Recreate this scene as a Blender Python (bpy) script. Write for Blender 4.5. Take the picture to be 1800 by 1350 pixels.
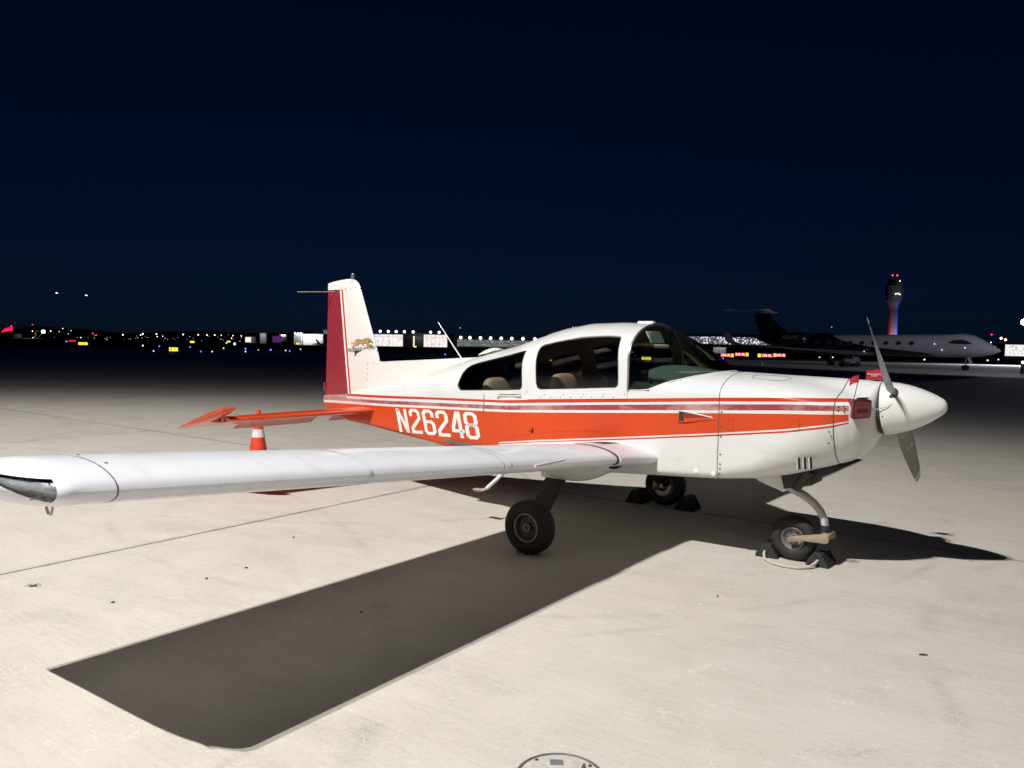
import bpy, bmesh, math, random
from mathutils import Vector, Matrix
random.seed(7)
R_ = math.radians
scene = bpy.context.scene
for o in list(bpy.data.objects): bpy.data.objects.remove(o)
COL = scene.collection

# ------------------------------------------------------------------ camera, sky, light, exposure
CAM_H = 1.6548
cd = bpy.data.cameras.new('camera'); cam = bpy.data.objects.new('camera', cd); COL.objects.link(cam)
cd.sensor_fit = 'HORIZONTAL'; cd.sensor_width = 36.0; cd.lens = 36.0*1341.05/1800.0
cd.clip_start = 0.05; cd.clip_end = 9000
_p, _r = R_(2.9272), R_(1.1176)
_F = Vector((0, math.cos(_p), -math.sin(_p))); _U = Vector((0, math.sin(_p), math.cos(_p))); _X = Vector((1, 0, 0))
_Up = _U*math.cos(_r)-_X*math.sin(_r); _Rt = _X*math.cos(_r)+_U*math.sin(_r)
cam.matrix_world = Matrix(((_Rt.x, _Up.x, -_F.x, 0), (_Rt.y, _Up.y, -_F.y, 0), (_Rt.z, _Up.z, -_F.z, CAM_H), (0, 0, 0, 1)))
scene.camera = cam

NIGHT_TINT = (.010, .0225, .056, 1); NIGHT = 0.05
wd = bpy.data.worlds.new('World'); scene.world = wd; wd.use_nodes = True
wn = wd.node_tree.nodes; wl = wd.node_tree.links
sky = wn.new('ShaderNodeTexSky'); sky.sky_type = 'NISHITA'; sky.sun_disc = False
sky.sun_elevation = R_(14.0); sky.sun_rotation = R_(170); sky.altitude = 300; sky.air_density = 1.0; sky.dust_density = 0.3; sky.ozone_density = 6.0
# night: the same clear sky, dimmed and filtered to the navy that is left long after sunset
tint = wn.new('ShaderNodeMix'); tint.data_type = 'RGBA'; tint.blend_type = 'MULTIPLY'; tint.inputs['Factor'].default_value = 1; tint.inputs['B'].default_value = NIGHT_TINT
bg = wn['Background']; bg.inputs['Strength'].default_value = NIGHT
wl.new(sky.outputs[0], tint.inputs['A']); wl.new(tint.outputs['Result'], bg.inputs['Color'])

scene.view_settings.view_transform = 'Standard'; scene.view_settings.look = 'None'
scene.view_settings.exposure = 0.0; scene.view_settings.gamma = 1.0; scene.view_settings.use_curve_mapping = False
scene.render.engine = 'CYCLES'
cy = scene.cycles
cy.use_denoising = True
try: cy.denoiser = 'OPENIMAGEDENOISE'
except Exception: pass
cy.max_bounces = 8; cy.diffuse_bounces = 4; cy.glossy_bounces = 4; cy.transparent_max_bounces = 16; cy.transmission_bounces = 4
cy.sample_clamp_indirect = 4.0; cy.caustics_reflective = False; cy.caustics_refractive = False

# the apron floodlight that lights the aeroplane: two LED modules side by side on a tall mast
FLOOD = Vector((-7.5, -2.6, 15.0))
FLOOD_POWER = 9600; AZ_GAIN = -.45
def flood_module(loc, power):
    l = bpy.data.lights.new('flood_lamp', 'POINT'); l.energy = power; l.shadow_soft_size = 0.055; l.color = (1.0, 0.97, 0.925)
    l.use_nodes = True; nt = l.node_tree; n = nt.nodes; k = nt.links
    em = [x for x in n if x.type == 'EMISSION'][0]
    g = n.new('ShaderNodeNewGeometry'); s = n.new('ShaderNodeSeparateXYZ'); k.new(g.outputs['Incoming'], s.inputs[0])
    a = n.new('ShaderNodeMath'); a.operation = 'ABSOLUTE'; k.new(s.outputs['Z'], a.inputs[0])
    fc = n.new('ShaderNodeFloatCurve'); k.new(a.outputs[0], fc.inputs['Value'])       # candela curve of the luminaire over cos(angle from straight down)
    cv = fc.mapping.curves[0]; pts = FLOOD_CURVE
    cv.points[0].location = pts[0]; cv.points[1].location = pts[-1]
    for q in pts[1:-1]: cv.points.new(*q)
    fc.mapping.update()
    az = n.new('ShaderNodeMath'); az.operation = 'MULTIPLY_ADD'; az.use_clamp = False; k.new(s.outputs['X'], az.inputs[0]); az.inputs[1].default_value = AZ_GAIN; az.inputs[2].default_value = 1.30   # the head is turned a little to the left
    mu = n.new('ShaderNodeMath'); mu.operation = 'MULTIPLY'; k.new(fc.outputs[0], mu.inputs[0]); k.new(az.outputs[0], mu.inputs[1]); k.new(mu.outputs[0], em.inputs['Strength'])
    o = bpy.data.objects.new('flood_lamp', l); o.location = loc; COL.objects.link(o); return o
# cos(theta) -> relative intensity (batwing distribution, sharp cutoff near the horizontal)
FLOOD_CURVE = [(0.0, 0.0), (0.2, 0.02), (0.28, 0.05), (0.385, 0.09), (0.447, 0.19), (0.49, 0.35), (0.545, 0.68), (0.57, 0.80), (0.63, 1.0), (0.8, 0.95), (0.86, 0.93), (0.9, 0.76), (1.0, 0.60)]

# ------------------------------------------------------------------ mesh helpers
class MB:
    def __init__(s): s.v = []; s.f = []; s.m = []
    def add(s, vs, fs, mi=0):
        b = len(s.v); s.v += [tuple(q) for q in vs]
        for q in fs: s.f.append(tuple(b+i for i in q)); s.m.append(mi)
        return s
    def box(s, c, d, rz=0, mi=0, M=None, top=1.0):
        h = [x/2 for x in d]; vs = []
        for z in (-1, 1):
            k = 1 if z < 0 else top
            for x, y in ((-1, -1), (1, -1), (1, 1), (-1, 1)): vs.append(Vector((x*h[0]*k, y*h[1]*k, z*h[2])))
        m = M if M is not None else Matrix.Rotation(rz, 4, 'Z')
        vs = [m @ q + Vector(c) for q in vs]
        return s.add(vs, [(3, 2, 1, 0), (4, 5, 6, 7), (0, 1, 5, 4), (1, 2, 6, 5), (2, 3, 7, 6), (3, 0, 4, 7)], mi)
    def loft(s, rings, closed=True, cap0=False, cap1=False, mi=0):
        n = len(rings[0]); b = len(s.v)
        for r in rings: s.v += [tuple(q) for q in r]
        m = n if closed else n-1
        for i in range(len(rings)-1):
            for j in range(m):
                a = b+i*n+j; c = b+i*n+(j+1) % n
                s.f.append((a, c, c+n, a+n)); s.m.append(mi)
        if cap0: s.f.append(tuple(b+j for j in reversed(range(n)))); s.m.append(mi)
        if cap1: s.f.append(tuple(b+(len(rings)-1)*n+j for j in range(n))); s.m.append(mi)
        return s
    def tube(s, path, r, n=10, mi=0, caps=True, flat=1.0):
        P = [Vector(q) for q in path]; rings = []; prev = None
        for i, q in enumerate(P):
            d = (P[min(i+1, len(P)-1)]-P[max(i-1, 0)]).normalized()
            if prev is None:
                a = Vector((0, 0, 1)) if abs(d.z) < .9 else Vector((1, 0, 0)); u = d.cross(a).normalized()
            else: u = (prev - d*prev.dot(d)).normalized()
            w = d.cross(u); prev = u; rr = r[i] if isinstance(r, (list, tuple)) else r
            rings.append([q+u*rr*math.cos(t)+w*rr*flat*math.sin(t) for t in (2*math.pi*k/n for k in range(n))])
        return s.loft(rings, True, caps, caps, mi)
    def lathe(s, c, axis, prof, n=24, mi=0, closed_prof=False, caps=True):
        ax = Vector(axis).normalized(); a = Vector((0, 0, 1)) if abs(ax.z) < .9 else Vector((1, 0, 0))
        u = ax.cross(a).normalized(); w = ax.cross(u); c = Vector(c)
        rings = [[c+ax*h+(u*math.cos(t)+w*math.sin(t))*r for t in (2*math.pi*k/n for k in range(n))] for (h, r) in prof]
        if closed_prof: rings.append(rings[0])
        return s.loft(rings, True, caps and not closed_prof, caps and not closed_prof, mi)
    def prism(s, poly, y0, y1, mi=0, ax='y'):
        f = (lambda a, b, t: (a, t, b)) if ax == 'y' else ((lambda a, b, t: (a, b, t)) if ax == 'z' else (lambda a, b, t: (t, a, b)))
        n = len(poly); vs = [f(a, b, y0) for a, b in poly]+[f(a, b, y1) for a, b in poly]
        fs = [tuple(range(n)), tuple(reversed(range(n, 2*n)))]+[(i, i+n, (i+1) % n+n, (i+1) % n) for i in range(n)]
        return s.add(vs, fs, mi)
    def build(s, name, mats, parent=None, smooth=35, fix=True, bevel=0, bseg=2):
        me = bpy.data.meshes.new(name); me.from_pydata(s.v, [], s.f)
        if not isinstance(mats, (list, tuple)): mats = [mats]
        for m in mats: me.materials.append(m)
        for p, mi in zip(me.polygons, s.m): p.material_index = mi
        if fix or bevel:
            bm = bmesh.new(); bm.from_mesh(me); bmesh.ops.remove_doubles(bm, verts=bm.verts, dist=1e-5)
            if bevel:
                es = [e for e in bm.edges if len(e.link_faces) == 2 and e.calc_face_angle(0) > .6]
                bmesh.ops.bevel(bm, geom=es, offset=bevel, segments=bseg, affect='EDGES', profile=.5, clamp_overlap=True)
            bmesh.ops.recalc_face_normals(bm, faces=bm.faces); bm.to_mesh(me); bm.free()
        finish(me, smooth)
        return link(name, me, parent)
def finish(me, smooth):
    if smooth:
        for p in me.polygons: p.use_smooth = True
        me.set_sharp_from_angle(angle=R_(smooth))
def link(name, me, parent=None):
    o = bpy.data.objects.new(name, me); COL.objects.link(o)
    if parent is not None: o.parent = parent
    return o
def empty(name, loc=(0, 0, 0), rz=0):
    o = bpy.data.objects.new(name, None); COL.objects.link(o); o.location = loc; o.rotation_euler = (0, 0, rz); o.empty_display_size = .2; return o
def tag(o, label=None, cat=None, group=None, kind=None):
    if label: o['label'] = label
    if cat: o['category'] = cat
    if group: o['group'] = group
    if kind: o['kind'] = kind
    return o
def copy_tree(o, parent=None):
    c = o.copy(); COL.objects.link(c); c.parent = parent
    for ch in list(o.children): copy_tree(ch, c)
    return c
def itp(tab, x):
    if x <= tab[0][0]: return tab[0][1]
    for (a, b), (c, d) in zip(tab, tab[1:]):
        if x <= c: return b+(d-b)*(x-a)/(c-a)
    return tab[-1][1]
def ground_at(px, py, up=0.0, D=None):
    """scene point seen in the photograph at px,py, either on the level `up` or at depth D"""
    d = _F+_Rt*((px-900)/1341.05)-_Up*((py-675)/1341.05)
    t = (up-CAM_H)/d.z if D is None else D/d.y
    return Vector((0, 0, CAM_H))+d*t

# ------------------------------------------------------------------ materials
def newmat(name):
    m = bpy.data.materials.new(name); m.use_nodes = True; return m, m.node_tree.nodes, m.node_tree.links, m.node_tree.nodes['Principled BSDF']
def pmat(name, col, rough=.4, metal=0, coat=0, var=.06, vscale=6, bump=0, bscale=40, spec=.5, rvar=0.08):
    m, n, k, b = newmat(name)
    b.inputs['Roughness'].default_value = rough; b.inputs['Metallic'].default_value = metal
    b.inputs['Coat Weight'].default_value = coat; b.inputs['Coat Roughness'].default_value = .08; b.inputs['Specular IOR Level'].default_value = spec
    tc = n.new('ShaderNodeTexCoord'); nz = n.new('ShaderNodeTexNoise'); nz.inputs['Scale'].default_value = vscale; nz.inputs['Detail'].default_value = 6
    k.new(tc.outputs['Object'], nz.inputs['Vector'])
    mx = n.new('ShaderNodeMix'); mx.data_type = 'RGBA'
    mx.inputs['A'].default_value = (*[c*(1-var) for c in col], 1); mx.inputs['B'].default_value = (*[min(1, c*(1+var)) for c in col], 1)
    k.new(nz.outputs['Fac'], mx.inputs['Factor']); k.new(mx.outputs['Result'], b.inputs['Base Color'])
    mr = n.new('ShaderNodeMapRange'); mr.inputs['To Min'].default_value = max(0, rough-rvar); mr.inputs['To Max'].default_value = min(1, rough+rvar)
    k.new(nz.outputs['Fac'], mr.inputs['Value']); k.new(mr.outputs[0], b.inputs['Roughness'])
    if bump:
        n2 = n.new('ShaderNodeTexNoise'); n2.inputs['Scale'].default_value = bscale; n2.inputs['Detail'].default_value = 4; k.new(tc.outputs['Object'], n2.inputs['Vector'])
        bp = n.new('ShaderNodeBump'); bp.inputs['Strength'].default_value = bump; bp.inputs['Distance'].default_value = .01; k.new(n2.outputs['Fac'], bp.inputs['Height']); k.new(bp.outputs[0], b.inputs['Normal'])
    return m
def emat(name, col, s):
    m, n, k, b = newmat(name); b.inputs['Base Color'].default_value = (*[c*.5 for c in col], 1)
    b.inputs['Emission Color'].default_value = (*col, 1); b.inputs['Emission Strength'].default_value = s
    m.cycles.emission_sampling = 'NONE'; return m
def glass(name, tint, ior=1.45, gl=1.0):
    m, n, k, b = newmat(name); n.remove(b); out = n['Material Output']
    t = n.new('ShaderNodeBsdfTransparent'); t.inputs[0].default_value = (*tint, 1); g = n.new('ShaderNodeBsdfGlossy'); g.inputs['Roughness'].default_value = .015
    g.inputs[0].default_value = (gl, gl, gl, 1)
    f = n.new('ShaderNodeFresnel'); f.inputs[0].default_value = ior; mx = n.new('ShaderNodeMixShader')
    k.new(f.outputs[0], mx.inputs[0]); k.new(t.outputs[0], mx.inputs[1]); k.new(g.outputs[0], mx.inputs[2]); k.new(mx.outputs[0], out.inputs[0]); return m

WHITE = (.69, .695, .69); ORANGE = (.60, .056, .009); RED = (.52, .045, .02); MAROON = (.26, .022, .038)
M = {}
M['white'] = pmat('white_paint', WHITE, .3, coat=.5, var=.03, vscale=3)
M['wingwhite'] = pmat('wing_paint', (.76, .775, .83), .34, coat=.25, var=.03, vscale=5, bump=.06, bscale=2.2)
M['finwhite'] = pmat('fin_paint_plain', (.69, .685, .65), .4, coat=.2, var=.03)
M['orange'] = pmat('orange_paint', ORANGE, .3, coat=.4, var=.06, vscale=5)
def grime(m, amt=.55, scale=9.0):
    """bug splats, chips and smears over a paint"""
    n = m.node_tree.nodes; k = m.node_tree.links; b = n['Principled BSDF']; src = b.inputs['Base Color'].links[0].from_socket
    tc = n.new('ShaderNodeTexCoord'); v = n.new('ShaderNodeTexVoronoi'); v.inputs['Scale'].default_value = scale; k.new(tc.outputs['Object'], v.inputs['Vector'])
    r = n.new('ShaderNodeMapRange'); r.inputs['From Min'].default_value = .030; r.inputs['From Max'].default_value = .055; r.inputs['To Min'].default_value = amt; r.inputs['To Max'].default_value = 0; k.new(v.outputs['Distance'], r.inputs['Value'])
    g = n.new('ShaderNodeTexNoise'); g.inputs['Scale'].default_value = 2.4; g.inputs['Detail'].default_value = 5; k.new(tc.outputs['Object'], g.inputs['Vector'])
    r2 = n.new('ShaderNodeMapRange'); r2.inputs['From Min'].default_value = .5; r2.inputs['From Max'].default_value = .62; k.new(g.outputs['Fac'], r2.inputs['Value'])
    ml = n.new('ShaderNodeMath'); ml.operation = 'MULTIPLY'; k.new(r.outputs[0], ml.inputs[0]); k.new(r2.outputs[0], ml.inputs[1])
    sm = n.new('ShaderNodeTexNoise'); sm.inputs['Scale'].default_value = 5; sm.inputs['Detail'].default_value = 8; sm.inputs['Roughness'].default_value = .7; mp = n.new('ShaderNodeMapping'); mp.inputs['Scale'].default_value = (.35, 1.4, 1); k.new(tc.outputs['Object'], mp.inputs[0]); k.new(mp.outputs[0], sm.inputs['Vector'])
    r3 = n.new('ShaderNodeMapRange'); r3.inputs['From Min'].default_value = .56; r3.inputs['From Max'].default_value = .75; r3.inputs['To Max'].default_value = .16; k.new(sm.outputs['Fac'], r3.inputs['Value'])
    mx0 = n.new('ShaderNodeMath'); mx0.operation = 'MAXIMUM'; k.new(ml.outputs[0], mx0.inputs[0]); k.new(r3.outputs[0], mx0.inputs[1])
    mx = n.new('ShaderNodeMix'); mx.data_type = 'RGBA'; k.new(mx0.outputs[0], mx.inputs['Factor']); k.new(src, mx.inputs['A']); mx.inputs['B'].default_value = (.17, .15, .13, 1); k.new(mx.outputs['Result'], b.inputs['Base Color'])
for _k in ('white', 'wingwhite', 'finwhite'): grime(M[_k])
M['maroon'] = pmat('maroon_paint', MAROON, .32, coat=.4, var=.16, vscale=7, bump=.25, bscale=7)
M['black'] = pmat('black_rubber', (.024, .024, .025), .7, var=.6, vscale=28, bump=.25)
M['tyre'] = pmat('tyre_rubber', (.020, .019, .018), .72, var=.25, vscale=20, bump=.2, bscale=120)
M['dark'] = pmat('dark_trim', (.03, .03, .032), .5)
M['seam'] = pmat('panel_gap', (.06, .055, .05), .6)
M['rivet'] = pmat('screw_head', (.16, .15, .14), .4, metal=.7)
M['metal'] = pmat('bare_metal', (.42, .40, .37), .38, metal=.9, var=.15, vscale=30)
M['hub'] = pmat('wheel_hub', (.30, .29, .28), .45, metal=.6, var=.25, vscale=40)
M['hubdark'] = pmat('wheel_hub_dark', (.07, .068, .066), .5, metal=.4, var=.3, vscale=40)
M['fork'] = pmat('tan_fork', (.36, .29, .21), .5, metal=.25, var=.2, vscale=18, bump=.1)
M['leg'] = pmat('gear_leg_black', (.022, .02, .019), .45, var=.2, bump=.15, bscale=60)
M['prop'] = pmat('propeller_grey', (.20, .20, .20), .42, metal=.35, var=.12, vscale=10)
M['interior'] = pmat('cabin_lining', (.125, .112, .095), .8, var=.15)
M['seat'] = pmat('beige_leather', (.46, .38, .27), .5, var=.08, vscale=14, bump=.15)
M['glareshield'] = pmat('glareshield', (.085, .095, .09), .7, var=.15)
M['chrome'] = pmat('chrome', (.75, .75, .76), .12, metal=1, var=.05)
M['redflag'] = pmat('red_vinyl', (.42, .018, .035), .5, var=.15, vscale=12)
M['plug'] = pmat('red_plug_foam', (.22, .03, .035), .6, var=.15, vscale=25, bump=.2)
M['rope'] = pmat('white_rope', (.55, .50, .42), .8, var=.15, vscale=60, bump=.4, bscale=200)
M['text'] = pmat('white_decal', (.82, .81, .78), .35, var=.02)
M['inkblack'] = pmat('black_decal', (.03, .03, .05), .5)
M['tan'] = pmat('cheetah_tan', (.42, .27, .10), .5, var=.35, vscale=90)
M['winglass'] = glass('side_window_acrylic', (.72, .70, .68), 1.45)
M['wsglass'] = glass('windshield_green_tint', (.68, .84, .78), 1.45)
M['lens'] = glass('clear_lens', (.86, .88, .9), 1.45)
def col_stripes():
    """fuselage paint: white with the red, maroon and orange bands; edge heights are curves over the aircraft's length"""
    E = {}
    E[1] = [(-3.128, 1.053), (-2.683, 1.0675), (-1.886, 1.1), (-0.876, 1.1381), (-0.741, 1.1482), (-0.47, 1.1673), (0.448, 1.2306), (1.184, 1.2792), (1.738, 1.3107), (2.04, 1.3193), (2.166, 1.32)]
    E[2] = [(-3.127, 1.0256), (-2.683, 1.0386), (-1.886, 1.0765), (-0.875, 1.1147), (-0.74, 1.1204), (-0.469, 1.1386), (0.449, 1.1999), (1.185, 1.2507), (1.739, 1.2809), (2.041, 1.293), (2.167, 1.2972)]
    E[3] = [(-3.127, 0.9988), (-2.682, 1.0133), (-1.885, 1.046), (-0.875, 1.0881), (-0.739, 1.0983), (-0.469, 1.1171), (0.45, 1.1802), (1.186, 1.2293), (1.74, 1.2614), (2.042, 1.27), (2.168, 1.2716)]
    E[4] = [(-3.126, 0.9628), (-2.682, 0.9749), (-1.884, 1.0102), (-0.874, 1.0509), (-0.738, 1.0563), (-0.468, 1.074), (0.451, 1.134), (1.188, 1.1833), (1.741, 1.2175), (2.043, 1.2296), (2.169, 1.234)]
    E[5] = [(-3.126, 0.9366), (-2.681, 0.9503), (-1.884, 0.9855), (-0.873, 1.0275), (-0.737, 1.0359), (-0.467, 1.0525), (0.452, 1.1118), (1.188, 1.1609), (1.742, 1.1926), (2.044, 1.2053), (2.17, 1.2104)]
    E[6] = [(-0.9, .742), (-0.461, 0.8029), (0.458, 0.9136), (1.194, 1.0052), (1.746, 1.0805), (2.047, 1.1373), (2.172, 1.1688)]
    E[7] = [(-0.9, .731), (-0.46, 0.7906), (0.458, 0.9004), (1.194, 0.9942), (1.746, 1.0676), (2.047, 1.1243), (2.172, 1.1596)]
    E[8] = [(-0.9, .722), (-0.46, 0.7824), (0.459, 0.889), (1.195, 0.9806), (1.747, 1.0539), (2.048, 1.1097), (2.173, 1.1503)]
    for i in (1, 2, 3):
        sl = (E[i][1][1]-E[i][0][1])/(E[i][1][0]-E[i][0][0]); z = E[i][0][1]+sl*(-3.50+3.128)
        E[i] = [(-4.0, 1.6), (-3.521-.01*(3-i), 1.6), (-3.515-.01*(3-i), z+.1), (-3.49-.01*(3-i), z)]+E[i]
    for i in (4, 5):
        sl = (E[i][1][1]-E[i][0][1])/(E[i][1][0]-E[i][0][0]); E[i] = [(-4.0, E[i][0][1]+sl*(-4.0+3.126))]+E[i]
    for i in (6, 7, 8): E[i] = [(-4.0, .35), (-.93, .35)]+E[i]
    m, n, k, b = newmat('fuselage_paint'); b.inputs['Specular IOR Level'].default_value = .3; b.inputs['Coat Weight'].default_value = .2; b.inputs['Coat Roughness'].default_value = .07
    tc = n.new('ShaderNodeTexCoord'); sp = n.new('ShaderNodeSeparateXYZ'); k.new(tc.outputs['Object'], sp.inputs[0])
    nx = n.new('ShaderNodeMapRange'); nx.inputs['From Min'].default_value = -4; nx.inputs['From Max'].default_value = 2.5; k.new(sp.outputs['X'], nx.inputs['Value'])
    nz = n.new('ShaderNodeMapRange'); nz.inputs['From Min'].default_value = .3; nz.inputs['From Max'].default_value = 1.7; k.new(sp.outputs['Z'], nz.inputs['Value'])
    front = n.new('ShaderNodeMath'); front.operation = 'LESS_THAN'; front.inputs[1].default_value = 2.152; k.new(sp.outputs['X'], front.inputs[0])
    # worn maroon: pale chalky patches
    wn_ = n.new('ShaderNodeTexNoise'); wn_.inputs['Scale'].default_value = 16; wn_.inputs['Detail'].default_value = 9; wn_.inputs['Roughness'].default_value = .72
    mp = n.new('ShaderNodeMapping'); mp.inputs['Scale'].default_value = (.8, 1, 2.2); k.new(tc.outputs['Object'], mp.inputs[0]); k.new(mp.outputs[0], wn_.inputs['Vector'])
    big = n.new('ShaderNodeTexNoise'); big.inputs['Scale'].default_value = 1.6; k.new(tc.outputs['Object'], big.inputs['Vector'])
    ad = n.new('ShaderNodeMath'); ad.operation = 'ADD'; k.new(wn_.outputs['Fac'], ad.inputs[0]); k.new(big.outputs['Fac'], ad.inputs[1])
    wr = n.new('ShaderNodeMapRange'); wr.inputs['From Min'].default_value = .88; wr.inputs['From Max'].default_value = 1.16; wr.inputs['To Max'].default_value = .75; k.new(ad.outputs[0], wr.inputs['Value'])
    mm = n.new('ShaderNodeMix'); mm.data_type = 'RGBA'; mm.inputs['A'].default_value = (.30, .045, .065, 1); mm.inputs['B'].default_value = (.52, .33, .30, 1); k.new(wr.outputs[0], mm.inputs['Factor'])
    dn = n.new('ShaderNodeTexNoise'); dn.inputs['Scale'].default_value = 3.5; dn.inputs['Detail'].default_value = 8; k.new(tc.outputs['Object'], dn.inputs['Vector'])
    wm = n.new('ShaderNodeMix'); wm.data_type = 'RGBA'; wm.inputs['A'].default_value = (*[c*.95 for c in WHITE], 1); wm.inputs['B'].default_value = (*[c*1.04 for c in WHITE], 1); k.new(dn.outputs['Fac'], wm.inputs['Factor'])
    om = n.new('ShaderNodeMix'); om.data_type = 'RGBA'; om.inputs['A'].default_value = (*[c*.9 for c in ORANGE], 1); om.inputs['B'].default_value = (ORANGE[0]*1.08, ORANGE[1]*1.25, ORANGE[2]*1.3, 1); k.new(dn.outputs['Fac'], om.inputs['Factor'])
    cur = wm.outputs['Result']
    order = [(8, 'r'), (7, 'w'), (6, 'o'), (5, 'w'), (4, 'm'), (3, 'w'), (2, 'r'), (1, 'w')]
    for i, c in order:
        fc = n.new('ShaderNodeFloatCurve'); cv = fc.mapping.curves[0]
        pts = [((x+4)/6.5, (z-.3)/1.4) for x, z in E[i]]+[(1.0, (E[i][-1][1]-.3)/1.4)]
        cv.points[0].location = pts[0]; cv.points[1].location = pts[-1]
        for q in pts[1:-1]: cv.points.new(*q)
        for q in cv.points: q.handle_type = 'VECTOR'
        fc.mapping.update(); k.new(nx.outputs[0], fc.inputs['Value'])
        gt = n.new('ShaderNodeMath'); gt.operation = 'GREATER_THAN'; k.new(nz.outputs[0], gt.inputs[0]); k.new(fc.outputs[0], gt.inputs[1])
        ml = n.new('ShaderNodeMath'); ml.operation = 'MULTIPLY'; k.new(gt.outputs[0], ml.inputs[0]); k.new(front.outputs[0], ml.inputs[1])
        mx = n.new('ShaderNodeMix'); mx.data_type = 'RGBA'; k.new(ml.outputs[0], mx.inputs['Factor']); k.new(cur, mx.inputs['A'])
        if c == 'w': k.new(wm.outputs['Result'], mx.inputs['B'])
        elif c == 'm': k.new(mm.outputs['Result'], mx.inputs['B'])
        elif c == 'o': k.new(om.outputs['Result'], mx.inputs['B'])
        else: mx.inputs['B'].default_value = (*RED, 1)
        cur = mx.outputs['Result']
    sn = n.new('ShaderNodeSeparateXYZ'); k.new(tc.outputs['Normal'], sn.inputs[0]); bl = n.new('ShaderNodeMath'); bl.operation = 'LESS_THAN'; bl.inputs[1].default_value = -.75; k.new(sn.outputs['Z'], bl.inputs[0])   # the belly is white
    mb = n.new('ShaderNodeMix'); mb.data_type = 'RGBA'; k.new(bl.outputs[0], mb.inputs['Factor']); k.new(cur, mb.inputs['A']); k.new(wm.outputs['Result'], mb.inputs['B']); cur = mb.outputs['Result']
    k.new(cur, b.inputs['Base Color'])
    rr = n.new('ShaderNodeMapRange'); rr.inputs['To Min'].default_value = .22; rr.inputs['To Max'].default_value = .4; k.new(dn.outputs['Fac'], rr.inputs['Value']); k.new(rr.outputs[0], b.inputs['Roughness'])
    return m
M['fuse'] = col_stripes(); grime(M['fuse'], .5, 7.0)
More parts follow.
